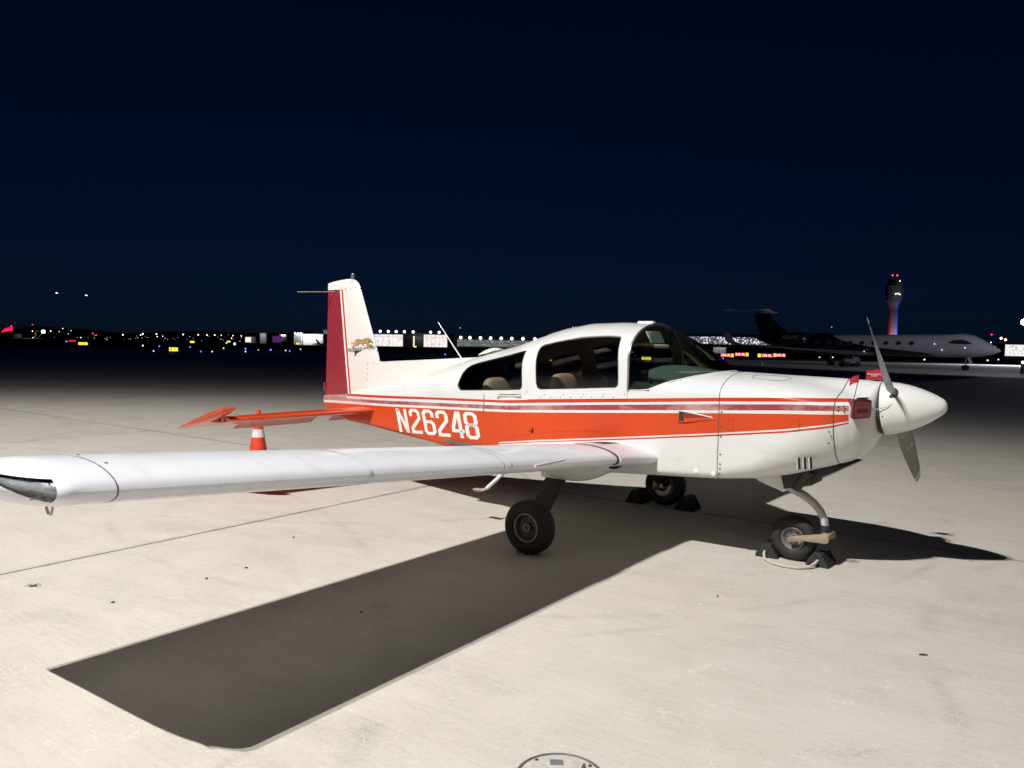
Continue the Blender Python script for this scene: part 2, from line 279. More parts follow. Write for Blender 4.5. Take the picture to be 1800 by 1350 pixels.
# ------------------------------------------------------------------ ground
SLAB = 7.19; SA = R_(54.567); SU = Vector((math.cos(SA), math.sin(SA), 0)); SV = Vector((-math.sin(SA), math.cos(SA), 0))
U0, V0 = 7.33, 5.88
def concrete():
    m, n, k, b = newmat('broomed_concrete'); b.inputs['Roughness'].default_value = .9; b.inputs['Specular IOR Level'].default_value = .12
    ge = n.new('ShaderNodeNewGeometry'); pos = ge.outputs['Position']
    def noise(scale, detail, vec=None, rough=.6):
        t = n.new('ShaderNodeTexNoise'); t.inputs['Scale'].default_value = scale; t.inputs['Detail'].default_value = detail; t.inputs['Roughness'].default_value = rough
        k.new(vec or pos, t.inputs['Vector']); return t.outputs['Fac']
    def math_(op, a, c, clamp=False):
        t = n.new('ShaderNodeMath'); t.operation = op; t.use_clamp = clamp
        for i, q in enumerate((a, c)):
            if q is None: continue
            if isinstance(q, (int, float)): t.inputs[i].default_value = q
            else: k.new(q, t.inputs[i])
        return t.outputs[0]
    def mrange(v, a, c, d, e):
        t = n.new('ShaderNodeMapRange'); t.inputs['From Min'].default_value = a; t.inputs['From Max'].default_value = c; t.inputs['To Min'].default_value = d; t.inputs['To Max'].default_value = e; k.new(v, t.inputs['Value']); return t.outputs[0]
    # broom streaks run along the slab's v axis
    mp = n.new('ShaderNodeMapping'); mp.vector_type = 'TEXTURE'; mp.inputs['Rotation'].default_value = (0, 0, SA+math.pi/2); mp.inputs['Scale'].default_value = (1.0, .075, 1); k.new(pos, mp.inputs[0])
    streak = noise(3.2, 8, mp.outputs[0], .75)
    mp2 = n.new('ShaderNodeMapping'); mp2.vector_type = 'TEXTURE'; mp2.inputs['Rotation'].default_value = (0, 0, SA+math.pi/2+.12); mp2.inputs['Scale'].default_value = (1.0, .3, 1); k.new(pos, mp2.inputs[0])
    smear = noise(1.1, 6, mp2.outputs[0], .62)
    big = noise(.35, 5); mid = noise(2.3, 7, None, .68); fine = noise(42, 8, None, .85)
    v = math_('ADD', mrange(big, .3, .7, -.05, .05), mrange(mid, .3, .7, -.045, .045))
    v = math_('ADD', v, mrange(streak, .3, .7, -.07, .07)); v = math_('ADD', v, mrange(smear, .3, .7, -.045, .045)); v = math_('ADD', v, mrange(fine, .3, .7, -.10, .10))
    # pale curly scratches
    wv = n.new('ShaderNodeTexVoronoi'); wv.feature = 'DISTANCE_TO_EDGE'; wv.inputs['Scale'].default_value = 3.2; wv.inputs['Randomness'].default_value = 1
    wob = n.new('ShaderNodeTexNoise'); wob.inputs['Scale'].default_value = 4.5; wob.inputs['Detail'].default_value = 3; k.new(pos, wob.inputs['Vector'])
    vm = n.new('ShaderNodeVectorMath'); vm.operation = 'MULTIPLY_ADD'; k.new(wob.outputs['Color'], vm.inputs[0]); vm.inputs[1].default_value = (.5, .5, .5); k.new(pos, vm.inputs[2]); k.new(vm.outputs[0], wv.inputs['Vector'])
    scr = mrange(wv.outputs['Distance'], 0, .012, 1, 0); gate = mrange(noise(2.6, 3), .46, .56, 0, 1); sg = math_('MULTIPLY', scr, gate)
    v = math_('ADD', v, math_('MULTIPLY', sg, .21))
    # dark rubber arcs left by turning tyres
    sx = n.new('ShaderNodeSeparateXYZ'); k.new(pos, sx.inputs[0])
    for cx, cy_, rad, wdt, amt in ((2.9, .6, 2.55, .035, .09), (-2.0, 12.5, 5.6, .05, .08), (6.5, 2.2, 4.6, .05, .08), (1.5, 1.6, 2.9, .03, .08), (-9, 3, 8.4, .06, .07), (4.2, -.4, 3.4, .045, .08), (0.2, 9.0, 4.4, .04, .07)):
        dx = math_('SUBTRACT', sx.outputs['X'], cx); dy = math_('SUBTRACT', sx.outputs['Y'], cy_)
        r = math_('SQRT', math_('ADD', math_('MULTIPLY', dx, dx), math_('MULTIPLY', dy, dy)), None)
        a = math_('ABSOLUTE', math_('SUBTRACT', r, rad), None); a = mrange(a, wdt*.3, wdt*1.6, 1, 0)
        a = math_('MULTIPLY', a, mrange(noise(1.3, 4), .4, .6, 0, 1)); v = math_('SUBTRACT', v, math_('MULTIPLY', a, amt))
    # oil spots and pits
    vo = n.new('ShaderNodeTexVoronoi'); vo.inputs['Scale'].default_value = 1.15; k.new(pos, vo.inputs['Vector'])
    spot = math_('MULTIPLY', mrange(vo.outputs['Distance'], .010, .022, 1, 0), mrange(noise(.9, 2), .5, .56, 0, 1)); v = math_('SUBTRACT', v, math_('MULTIPLY', spot, .45))
    # dirt along the slab joints, hairline cracks, broad oil stains
    jd = None
    for ax_, o_ in ((SU, U0), (SV, V0)):
        dt = n.new('ShaderNodeVectorMath'); dt.operation = 'DOT_PRODUCT'; k.new(pos, dt.inputs[0]); dt.inputs[1].default_value = tuple(ax_)
        w_ = math_('PINGPONG', math_('SUBTRACT', dt.outputs['Value'], o_), SLAB/2)
        jd = w_ if jd is None else math_('MINIMUM', jd, w_)
    dirt = math_('MULTIPLY', mrange(jd, .01, .075, 1, 0), mrange(noise(3.1, 5), .35, .65, .25, 1)); v = math_('SUBTRACT', v, math_('MULTIPLY', dirt, .17))
    ck = n.new('ShaderNodeTexVoronoi'); ck.feature = 'DISTANCE_TO_EDGE'; ck.inputs['Scale'].default_value = .21; vm2 = n.new('ShaderNodeVectorMath'); vm2.operation = 'MULTIPLY_ADD'; k.new(wob.outputs['Color'], vm2.inputs[0]); vm2.inputs[1].default_value = (.35, .35, .35); k.new(pos, vm2.inputs[2]); k.new(vm2.outputs[0], ck.inputs['Vector'])
    crk = math_('MULTIPLY', mrange(ck.outputs['Distance'], .0004, .0016, 1, 0), mrange(noise(.33, 2), .52, .56, 0, 1)); v = math_('SUBTRACT', v, math_('MULTIPLY', crk, .09))
    stn = math_('MULTIPLY', mrange(noise(.55, 4, None, .55), .60, .74, 0, 1), mrange(mid, .35, .65, .3, 1)); v = math_('SUBTRACT', v, math_('MULTIPLY', stn, .11))
    oi = n.new('ShaderNodeObjectInfo'); v = math_('ADD', v, mrange(oi.outputs['Random'], 0, 1, -.028, .028))
    tone = math_('ADD', v, .5, True)
    cr = n.new('ShaderNodeValToRGB'); cr.color_ramp.elements[0].position = 0; cr.color_ramp.elements[0].color = (.10, .09, .08, 1)
    cr.color_ramp.elements[1].position = 1; cr.color_ramp.elements[1].color = (.78, .745, .69, 1)
    e = cr.color_ramp.elements.new(.5); e.color = (.545, .512, .458, 1)
    k.new(tone, cr.inputs[0]); k.new(cr.outputs[0], b.inputs['Base Color'])
    bp = n.new('ShaderNodeBump'); bp.inputs['Strength'].default_value = .35; bp.inputs['Distance'].default_value = .004
    k.new(math_('ADD', math_('MULTIPLY', streak, 1.2), fine), bp.inputs['Height']); k.new(bp.outputs[0], b.inputs['Normal'])
    return m
M['concrete'] = concrete()
M['sealant'] = pmat('joint_sealant', (.045, .04, .036), .85, var=.2)
M['field'] = pmat('far_airfield', (.05, .052, .045), .95, var=.3, vscale=.02, spec=0)
field = MB().add([(-6000, -300, -.03), (6000, -300, -.03), (6000, 7000, -.03), (-6000, 7000, -.03)], [(0, 1, 2, 3)]).build('ground', M['field'], smooth=0, fix=False); tag(field, kind='structure')
apron = MB()
apron.add([(-130, -60, -.014), (150, -60, -.014), (150, 125, -.014), (-130, 125, -.014)], [(0, 1, 2, 3)])
apron = apron.build('apron', M['concrete'], smooth=0, fix=False); tag(apron, kind='structure')
# joint filler under the individually cast slabs, then the slabs themselves
NU, NV = range(-2, 4), range(-3, 4)
c = [SU*(U0+SLAB*a)+SV*(V0+SLAB*b_) for a, b_ in ((-2, -3), (4, -3), (4, 4), (-2, 4))]
MB().add([(q.x, q.y, -.0035) for q in c], [(0, 1, 2, 3)]).build('joint_filler', M['sealant'], apron, smooth=0, fix=False)
g = .012; ch = .003; H = SLAB/2-g; sl = MB()
sl.loft([[(sx*(H-i), sy*(H-i), z) for sx, sy in ((-1, -1), (1, -1), (1, 1), (-1, 1))] for i, z in ((0, -.010), (0, -ch), (ch, 0))], True, False, True)
slab0 = None
for i in NU:
    for j in NV:
        ctr = SU*(U0+SLAB*(i+.5))+SV*(V0+SLAB*(j+.5))
        if slab0 is None: s_ = slab0 = sl.build('concrete_slab', M['concrete'], apron, smooth=0, fix=False)
        else: s_ = slab0.copy(); COL.objects.link(s_)
        s_.location = (ctr.x, ctr.y, random.uniform(-.0006, .0)); s_.rotation_euler = (0, 0, SA)

# ------------------------------------------------------------------ the aeroplane (local frame: x forward, y to port, z up, origin on the ground between the main wheels)
AC = empty('light_aircraft', (.901, 6.99, 0), R_(-36.722))
tag(AC, 'white and orange low-wing propeller plane N26248 parked on the lit concrete', 'airplane')
WT = [(-3.97, .04), (-3.6, .075), (-.72, .53), (1.25, .53), (1.7, .515), (2.0, .475), (2.12, .425), (2.19, .372), (2.24, .30), (2.27, .245), (2.285, .2)]
ZBT = [(-3.97, .86), (-3.7, .77), (-3.5, .715), (-3.06, .70), (-1.88, .62), (-.75, .525), (.76, .62), (1.27, .655), (1.5, .675), (1.75, .725), (2.0, .805), (2.12, .845), (2.19, .895), (2.24, .965), (2.27, 1.01), (2.285, 1.045)]
ZET = [(-3.97, .98), (-3.6, 1.0), (-2.4, 1.07), (-1.4, 1.17), (-.9, 1.33), (-.52, 1.45), (.0, 1.53), (.46, 1.55)]
ZTT = [(-3.97, 1.0), (-3.6, 1.03), (-3.25, 1.09), (-1.77, 1.46), (-1.386, 1.565), (-1.133, 1.622), (-.923, 1.664), (-.788, 1.712), (-.59, 1.769), (-.4, 1.819), (-.152, 1.860), (.143, 1.869), (.46, 1.858)]
DZE = [(.46, 1.30), (1.25, 1.30), (1.7, 1.29), (2.0, 1.25), (2.12, 1.235), (2.285, 1.243)]
DZT = [(.46, 1.472), (1.25, 1.472), (1.6, 1.455), (1.85, 1.432), (2.05, 1.385), (2.12, 1.37), (2.19, 1.37), (2.24, 1.40), (2.285, 1.441)]
DHU = [(1.3, 0), (1.6, .006), (1.85, .024), (2.05, .066), (2.12, .078), (2.19, .075), (2.24, .04), (2.285, 0)]
def ytop(x, z):
    w, ze, zt = itp(WT, x), itp(ZET, x), itp(ZTT, x)
    if z <= ze: return w
    return w*math.sqrt(max(0, 1-((z-ze)/(zt-ze))**2))
NB, NS, NA = 12, 14, 16
def ring(x, deck, off=0.0):
    w, zb = itp(WT, x)-off, itp(ZBT, x)+off
    if deck: ze, zt, hu = itp(DZE, x), itp(DZT, x)-off, itp(DHU, x)
    else: ze, zt, hu = itp(ZET, x), itp(ZTT, x)-off, 0
    rb = itp([(-3.97, .03), (-3.0, .05), (1.2, .06), (1.5, .14), (1.8, .22), (2.12, .30), (2.285, .2)], x); rb = min(rb, w*.999, (ze-zb)*.98)
    rz = min(itp([(-3.97, .03), (-3.0, .05), (1.2, .06), (1.5, .14), (1.75, .26), (2.0, .38), (2.12, .40), (2.285, .198)], x), (ze-zb)*.98)
    half = [(w-rb)*i/3 for i in range(3)]; half = [(y, zb) for y in half]
    for i in range(NB): t = math.pi/2*i/(NB-1); half.append((w-rb+rb*math.sin(t), zb+rz-rz*math.cos(t)))
    for i in range(1, NS+1): half.append((w, zb+rz+(ze-zb-rz)*i/NS))
    for i in range(1, NA+1):
        t = math.pi/2*i/NA; y, z = w*math.cos(t), ze+(zt-ze)*math.sin(t)
        if hu and y < .26: z += hu*(.5+.5*math.cos(math.pi*y/.26))
        half.append((y, z))
    pts = [(x, -y, z) for y, z in half]+[(x, y, z) for y, z in reversed(half[1:-1])]
    return pts
NH = 3+NB+NS+NA
def frange(a, b, n): return [a+(b-a)*i/n for i in range(n+1)]
def solidify_cut(ob, th, cutters, mat2=None, solver='EXACT'):
    if mat2 is not None: ob.data.materials.append(mat2)
    if th:
        md = ob.modifiers.new('s', 'SOLIDIFY'); md.thickness = th; md.offset = -1; md.use_rim = True; md.use_even_offset = False
        if mat2 is not None: md.material_offset = 1
    for c_ in cutters:
        md = ob.modifiers.new('b', 'BOOLEAN'); md.operation = 'DIFFERENCE'; md.object = c_; md.solver = solver
    bpy.context.view_layer.update()
    dg = bpy.context.evaluated_depsgraph_get(); me = bpy.data.meshes.new_from_object(ob.evaluated_get(dg))
    ob.modifiers.clear(); old = ob.data; ob.data = me; me.name = old.name; bpy.data.meshes.remove(old)
    finish(me, 30)
def inpoly(x, z, P):
    c_ = False
    for (x0, z0), (x1, z1) in zip(P, P[1:]+P[:1]):
        if (z0 > z) != (z1 > z) and x < x0+(x1-x0)*(z-z0)/(z1-z0): c_ = not c_
    return c_
def cut_window(ob, P):
    """open the outline P (x,z) in both flanks of a skin"""
    bm = bmesh.new(); bm.from_mesh(ob.data); x0, x1 = min(q[0] for q in P)-.06, max(q[0] for q in P)+.06; z0, z1 = min(q[1] for q in P)-.06, max(q[1] for q in P)+.06
    for a, b_ in zip(P, P[1:]+P[:1]):
        fs = [f for f in bm.faces if x0 < f.calc_center_median().x < x1 and z0 < f.calc_center_median().z < z1 and abs(f.calc_center_median().y) > .1]
        es = set(e for f in fs for e in f.edges); vs = set(v for f in fs for v in f.verts)
        bmesh.ops.bisect_plane(bm, geom=list(vs)+list(es)+fs, dist=1e-6, plane_co=(a[0], 0, a[1]), plane_no=(-(b_[1]-a[1]), 0, b_[0]-a[0]))
    dl = []
    for f in bm.faces:
        c_ = f.calc_center_median()
        if abs(c_.y) > .1 and inpoly(c_.x, c_.z, P): dl.append(f)
    bmesh.ops.delete(bm, geom=dl, context='FACES'); bm.to_mesh(ob.data); bm.free()
REARWIN = [(-1.445, 1.201), (-1.478, 1.219), (-1.498, 1.246), (-1.492, 1.291), (-1.481, 1.359), (-1.456, 1.408), (-1.412, 1.44), (-1.321, 1.468), (-1.155, 1.501), (-0.995, 1.533), (-0.828, 1.564), (-0.674, 1.597), (-0.640, 1.602), (-0.635, 1.563), (-0.629, 1.514), (-0.623, 1.447), (-0.621, 1.38), (-0.618, 1.297), (-0.62, 1.271), (-0.637, 1.253), (-0.728, 1.246), (-1.113, 1.221)]
CANWIN = [(-0.408, 1.266), (-0.437, 1.278), (-0.451, 1.313), (-0.458, 1.39), (-0.461, 1.479), (-0.467, 1.551), (-0.470, 1.61), (-0.462, 1.644), (-0.432, 1.661), (-0.316, 1.688), (-0.179, 1.713), (-0.048, 1.734), (0.082, 1.745), (0.211, 1.749), (0.308, 1.747), (0.338, 1.736), (0.347, 1.705), (0.357, 1.654), (0.367, 1.583), (0.372, 1.478), (0.375, 1.368), (0.372, 1.337), (0.35, 1.319), (0.23, 1.311), (-0.1, 1.287)]
def sill(x): return 1.1923+.061*(x-0)+.012
# fuselage skin: full section behind the canopy, open tub under it, scuttle deck ahead of it
XR = sorted(set([-3.97, -3.9, -3.8, -3.7]+frange(-3.6, -.72, 24)+[-.65, -.58, -.52]))
XT = frange(-.52, .46, 10); XD = [.46, .55]+frange(.66, 1.25, 8)
fm = MB()
fm.loft([ring(x, False) for x in XR], True, True, False)
KS = 3+NB
def part_ring(x):                      # tub: bottom and sides only, up to the sill (or the windshield base)
    w, zb = itp(WT, x), itp(ZBT, x); top = sill(x) if x <= .455 else 1.302
    r = ring(x, True); pts = r[:KS]; rb = r[KS-1][2]
    side = [(x, -w, rb+(top-rb)*i/NS) for i in range(1, NS+1)]
    right = pts+side
    return [(x, -y, z) for (_, y, z) in reversed(right[1:])]+right
fm.loft([part_ring(x) for x in XT], False)
fm.loft([part_ring(x) for x in (.46, .5, .55, .60, .66)], False)
fm.loft([ring(x, True) for x in XD[2:]], True)
fus = fm.build('fuselage', M['fuse'], AC, smooth=30)
cut_window(fus, REARWIN); solidify_cut(fus, .014, [], M['interior'])
for x_ in (-.52, -.735):
    zs_ = 1.19
    for s_ in (-1, 1): MB().loft([[(x_+dx, s_*(itp(WT, x_+dx)+.0015), z) for z in frange(itp(ZBT, x_)+.07, zs_, 6)] for dx in (-.007, .007)], False).build('lap_strip', M['fuse'], fus, smooth=0, fix=False)
# cowling and nose bowl
XC = [1.253, 1.29]+frange(1.36, 2.0, 9)+[2.06]
cow = MB().loft([ring(x, True) for x in XC], True).build('engine_cowling', M['fuse'], AC, smooth=40)
XN = [2.0635, 2.08, 2.10, 2.12, 2.145, 2.17, 2.19, 2.21, 2.225, 2.24, 2.255, 2.27, 2.28, 2.285]
nb = MB().loft([ring(x, True) for x in XN], True, False, True).build('nose_bowl', M['fuse'], AC, smooth=50)
def seam_ring(x, name, parent, wdt=.005, off=.0012):
    r0 = ring(x-wdt/2, True); r1 = ring(x+wdt/2, True); c_ = Vector((x, 0, 1.05))
    f = lambda r: [(Vector(q)+(Vector((0, q[1], q[2]-1.05)).normalized()*off)) for q in r]
    return MB().loft([f(r0), f(r1)], True).build(name, M['seam'], parent, smooth=40, fix=False)
seam_ring(1.2515, 'firewall_seam', cow, .006); seam_ring(2.0618, 'nose_bowl_seam', nb, .006)
# canopy shell with its window cut out
def arch(x, off, zlo):
    w, ze, zt = itp(WT, x)+off, itp(ZET, x), itp(ZTT, x)+off
    half = [(w, zlo+(ze-zlo)*i/10) for i in range(10)]
    for i in range(NA+5): t = math.pi/2*i/(NA+4); half.append((w*math.cos(t), ze+(zt-ze)*math.sin(t)))
    return [(x, -y, z) for y, z in half]+[(x, y, z) for y, z in reversed(half[:-1])]
can = MB().loft([arch(x, .007, sill(x)-.002) for x in frange(-.545, .462, 26)], False).build('canopy', M['white'], AC, smooth=30)
cut_window(can, CANWIN); solidify_cut(can, .02, [], M['interior'])
def pane(poly, name, mat, parent, inset, side):
    bm = bmesh.new(); vs = [bm.verts.new((x, 0, z)) for x, z in poly]; bm.faces.new(vs)
    xs = [q[0] for q in poly]; zs = [q[1] for q in poly]
    for a in frange(min(xs), max(xs), 16)[1:-1]: bmesh.ops.bisect_plane(bm, geom=bm.verts[:]+bm.edges[:]+bm.faces[:], plane_co=(a, 0, 0), plane_no=(1, 0, 0))
    for a in frange(min(zs), max(zs), 12)[1:-1]: bmesh.ops.bisect_plane(bm, geom=bm.verts[:]+bm.edges[:]+bm.faces[:], plane_co=(0, 0, a), plane_no=(0, 0, 1))
    for v in bm.verts: v.co.y = side*(ytop(v.co.x, v.co.z)-inset)
    bmesh.ops.recalc_face_normals(bm, faces=bm.faces)
    me = bpy.data.meshes.new(name); bm.to_mesh(me); bm.free(); me.materials.append(mat); finish(me, 60); return link(name, me, parent)
for side in (-1, 1):
    wr = pane(REARWIN, 'rear_window', M['winglass'], AC, .008, side); wc = pane(CANWIN, 'canopy_window', M['winglass'], can, .002, side)
    for poly, p_, o_ in ((REARWIN, wr, .001), (CANWIN, wc, .008)):
        pth = []
        for a, b_ in zip(poly, poly[1:]+poly[:1]):
            for t in (0, .34, .67): x, z = a[0]+(b_[0]-a[0])*t, a[1]+(b_[1]-a[1])*t; pth.append((x, side*(ytop(x, z)+o_-.003), z))
        MB().tube(pth+pth[:1], .0055, 6, caps=False).build('window_seal', M['dark'], p_, smooth=60) if p_ is wr else MB().tube(pth+pth[:1], .0045, 6, caps=False).build('window_seal', M['dark'], can, smooth=60)
# windshield: ruled between the canopy bow and the base line on the scuttle
bow = [q for q in arch(.463, .002, 1.302)]; nb_ = (len(bow)+1)//2; bowh = bow[:nb_]
base = [(.47, .529, 1.303), (.56, .529, 1.304), (.64, .527, 1.312), (.70, .515, 1.338), (.742, .503, 1.358), (.842, .462, 1.393), (.967, .36, 1.432), (1.04, .28, 1.45), (1.092, .2, 1.464), (1.15, .1, 1.474), (1.175, 0, 1.478)]
def resample(P, n):
    P = [Vector(q) for q in P]; L = [0]
    for a, b_ in zip(P, P[1:]): L.append(L[-1]+(b_-a).length)
    o = []
    for i in range(n):
        s_ = L[-1]*i/(n-1); j = 0
        while j < len(L)-2 and L[j+1] < s_: j += 1
        o.append(P[j]+(P[j+1]-P[j])*((s_-L[j])/(L[j+1]-L[j])))
    return o
A_ = resample(bowh, 24); B_ = resample([(x, -y, z) for x, y, z in base], 24)
def wsrow(t, off=0):
    r = []
    for i in range(24):
        a, b_ = A_[i], B_[i]; s_ = i/23; q = a+(b_-a)*t
        out = Vector((.45*s_, -1+s_, .2+.8*s_)).normalized(); q = q+out*(math.sin(math.pi*t)*(.012+.03*math.sin(math.pi*min(1, s_*1.1)/2)*s_)+off*1.0)
        r.append(q)
    return r+[Vector((q.x, -q.y, q.z)) for q in reversed(r[:-1])]
ws = MB().loft([wsrow(t) for t in frange(0, 1, 14)], False).build('windshield', M['wsglass'], AC, smooth=80)
bw = [Vector(q) for q in bow]
MB().tube([q+Vector((.004, 0, 0)) for q in bw], .011, 8).build('windshield_bow', M['metal'], ws, smooth=60)
MB().tube(wsrow(1), .006, 6).build('windshield_seal', M['white'], ws, smooth=60)
# cabin: floor, bulkhead, panel, glareshield, seats
cab = MB(); cab.box((-.3, 0, .68), (2.6, 1.0, .02)); cab.box((-1.62, 0, .96), (.02, .56, .58)); cab.build('cabin_floor', M['interior'], AC, smooth=0)
gs = MB(); rows = []
for x in frange(.62, 1.15, 8):
    yb = min(.47, itp([(.62, .47), (.84, .43), (.967, .34), (1.092, .19), (1.16, .05)], x)); zc = itp([(.62, 1.405), (1.0, 1.385), (1.16, 1.372)], x); zl = itp([(.62, 1.30), (.74, 1.335), (.842, 1.372), (1.0, 1.43), (1.16, 1.465)], x); rows.append([(x, yb+.012, zl)]+[(x, yb*(1-2*i/12), zc+.105*math.sqrt(max(0, 1-(yb*(1-2*i/12)/.6)**2))) for i in range(13)]+[(x, -yb-.012, zl)])
gs.loft(rows, False); glr = gs.build('glareshield', M['glareshield'], AC, smooth=60)
pn = MB().box((.63, 0, 1.22), (.03, .96, .38)); pnl = pn.build('instrument_panel', M['dark'], AC, smooth=0)
for i, (yy, zz) in enumerate(((.32, 1.28), (.2, 1.28), (.08, 1.28), (.32, 1.16), (.2, 1.16), (-.1, 1.27), (-.1, 1.17), (-.3, 1.25))):
    MB().lathe((.612, yy, zz), (-1, 0, 0), [(0, .05), (.008, .05), (.008, .042)], 16).build('gauge', M['hubdark'], pnl, smooth=30)
for yy in (.25, -.25):
    y = MB().tube([(.62, yy, 1.1), (.42, yy, 1.12)], .014, 8); y.tube([(.40, yy-.12, 1.2), (.40, yy-.11, 1.10), (.40, yy, 1.08), (.40, yy+.11, 1.10), (.40, yy+.12, 1.2)], .013, 8); y.build('control_yoke', M['dark'], AC, smooth=60)
def seat(x, y, zt, nm):
    s = MB()
    rings = []
    for (z, dx, wv, dv) in ((.78, 0, .20, .05), (.95, .0, .225, .055), (zt-.16, -.05, .215, .06), (zt-.10, -.06, .20, .058), (zt-.04, -.065, .17, .05), (zt-.01, -.068, .13, .035), (zt, -.07, .06, .015)):
        rings.append([(x+dx+dv*(abs(math.cos(t))**.6)*math.copysign(1, math.cos(t)), y+wv*(abs(math.sin(t))**.5)*math.copysign(1, math.sin(t)), z) for t in (2*math.pi*i/24 for i in range(24))])
    s.loft(rings, True, True, True); o = s.build(nm, M['seat'], AC, smooth=60)
    MB().box((x+.25, y, .80), (.48, .44, .14)).build('seat_cushion', M['seat'], o, smooth=40, bevel=.04)
    pip = [(x-.045+.006*math.cos(t)*0, y+math.sin(t)*.218, 1.0+(zt-1.0-.012)*max(0, math.cos(t))**.35) for t in frange(-math.pi/2, math.pi/2, 20)]
    MB().tube(pip, .006, 6).build('piping', M['interior'], o, smooth=60)
for yy in (-.27, .27): seat(-.27, yy, 1.405, 'front_seat'); seat(-1.06, yy*.93, 1.335, 'rear_seat')
MB().box((.55, -.22, 1.74), (.015, .26, .12), M=Matrix.Rotation(R_(-28), 4, 'Y')).build('sun_visor', pmat('visor', (.25, .27, .24), .6), AC, smooth=0, bevel=.01)
MB().tube([(.60, 0, 1.80), (.585, 0, 1.73), (.56, 0, 1.715)], .012, 6).box((.55, 0, 1.71), (.02, .2, .05)).build('rear_view_mirror', M['dark'], AC, smooth=50)
# roof antenna block and aft vent scoop
MB().box((.34, .02, 1.878), (.16, .07, .022), top=.9).build('roof_beacon', M['white'], AC, smooth=40, bevel=.006)
vs_ = MB(); rr = []
for i in range(9):
    t = i/8; x = -1.42+.27*t; h = .046*math.sin(math.pi*min(1, .12+t*.88))**.7; zc = itp(ZTT, x)-.012
    rr.append([(x, -.13+.05*math.cos(a), zc+(h)*math.sin(a)) for a in frange(0, math.pi, 8)])
vs_.loft(rr, False); vsc = vs_.build('cabin_vent_scoop', M['white'], AC, smooth=60)
MB().box((-1.24, -.183, 1.598), (.085, .006, .016), M=Matrix.Rotation(R_(-14), 4, 'Y')).build('vent_slot', M['text'], vsc, smooth=0)
an = MB().tube([(-1.766, 0, 1.47), (-2.137, 0, 1.885)], [.008, .004], 8).build('whip_antenna', M['white'], AC, smooth=60)
MB().lathe((-1.75, 0, 1.452), (-.66, 0, .75), [(0, .028), (.03, .02), (.07, .011)], 12).build('antenna_base', M['white'], an, smooth=60)

# --- tail: dorsal, fin, rudder, cap
def finpaint():
    m, n, k, b = newmat('fin_paint'); b.inputs['Roughness'].default_value = .4; b.inputs['Coat Weight'].default_value = .2
    tc = n.new('ShaderNodeTexCoord'); sp = n.new('ShaderNodeSeparateXYZ'); k.new(tc.outputs['Object'], sp.inputs[0])
    ma = n.new('ShaderNodeMath'); ma.operation = 'MULTIPLY_ADD'; k.new(sp.outputs['Z'], ma.inputs[0]); ma.inputs[1].default_value = .1455; ma.inputs[2].default_value = 3.378   # distance ahead of the hinge line
    ad = n.new('ShaderNodeMath'); ad.operation = 'ADD'; k.new(ma.outputs[0], ad.inputs[0]); k.new(sp.outputs['X'], ad.inputs[1])
    cr = n.new('ShaderNodeValToRGB'); cr.color_ramp.interpolation = 'CONSTANT'; el = cr.color_ramp.elements
    W = (.69, .685, .65, 1); B = (.80, .79, .76, 1)
    el[0].position = 0; el[0].color = B; el[1].position = .026; el[1].color = (*RED, 1)
    for p_, c_ in ((.058, B), (.068, W)): e = el.new(p_); e.color = c_
    k.new(ad.outputs[0], cr.inputs[0]); k.new(cr.outputs[0], b.inputs['Base Color']); return m
M['fin'] = finpaint()
def hinge(z): return -3.708+(z-2.266)*(-3.531+3.708)/(1.05-2.266)
def finLE(z): return itp([(.9, -3.06), (1.42, -3.03), (1.47, -3.035), (2.29, -3.368)], z)
def finTE(z): return itp([(.998, -3.976), (2.3, -3.940)], z)
def tk(z): return itp([(.9, .05), (1.4, .045), (2.4, .026)], z)
rows = []
for z in [1.0, 1.2, 1.35, 1.43, 1.5]+frange(1.6, 2.275, 7):
    le, hx, t = finLE(z), hinge(z), tk(z); pr = [(0, 0), (.015, .28), (.06, .55), (.15, .82), (.32, 1), (.6, .98), (1, .80)]
    rgt = [(le+(hx-le)*a, -t*h, z) for a, h in pr]; rows.append(rgt+[(x, -y, zz) for x, y, zz in reversed(rgt[1:])])
fin = MB().loft(rows, True, True, True).build('vertical_fin', M['fin'], AC, smooth=40)
rows = []
for z in frange(1.004, 2.268, 10):
    hx, te, t = hinge(z)-.008, finTE(z), tk(z); rgt = [(hx+.012, -t*.5, z), (hx, -t*.80, z), (hx+(te-hx)*.5, -t*.52, z), (te, -.004, z)]; rows.append(rgt+[(x, -y, zz) for x, y, zz in reversed(rgt)])
rud = MB().loft(rows, True, True, True).build('rudder', M['maroon'], AC, smooth=30)
MB().box((-3.985, -.012, 1.10), (.03, .012, .10)).build('trim_tab', M['maroon'], rud, smooth=0)
capo = [(-3.944, 2.272), (-3.949, 2.357), (-3.86, 2.375), (-3.74, 2.39), (-3.62, 2.40), (-3.528, 2.402), (-3.46, 2.388), (-3.40, 2.345), (-3.366, 2.294), (-3.366, 2.2765)]
rows = []
for i in range(7):
    f = [0, .4, .7, .88, .96, .99, 1][i]; kth = math.sqrt(max(0.0, 1-f**2.2))
    zb0 = 2.276; sec = []
    for a in frange(0, 1, 14):
        x = -3.368+(-3.945+3.368)*a; ztop = itp(sorted([(q[0], q[1]) for q in capo[1:9]]), x); z = zb0+(ztop-zb0)*f
        h = (math.sin(math.pi*min(1, a*1.4+.02)/2)**.5)*(1-max(0, a-.45)*1.45); sec.append((x, -.030*h*max(.08, kth), z))
    rows.append(sec+[(x, -y, z) for x, y, z in reversed(sec[1:-1])])
cap = MB().loft(rows, True, True, True).build('fin_cap', M['finwhite'], AC, smooth=50)
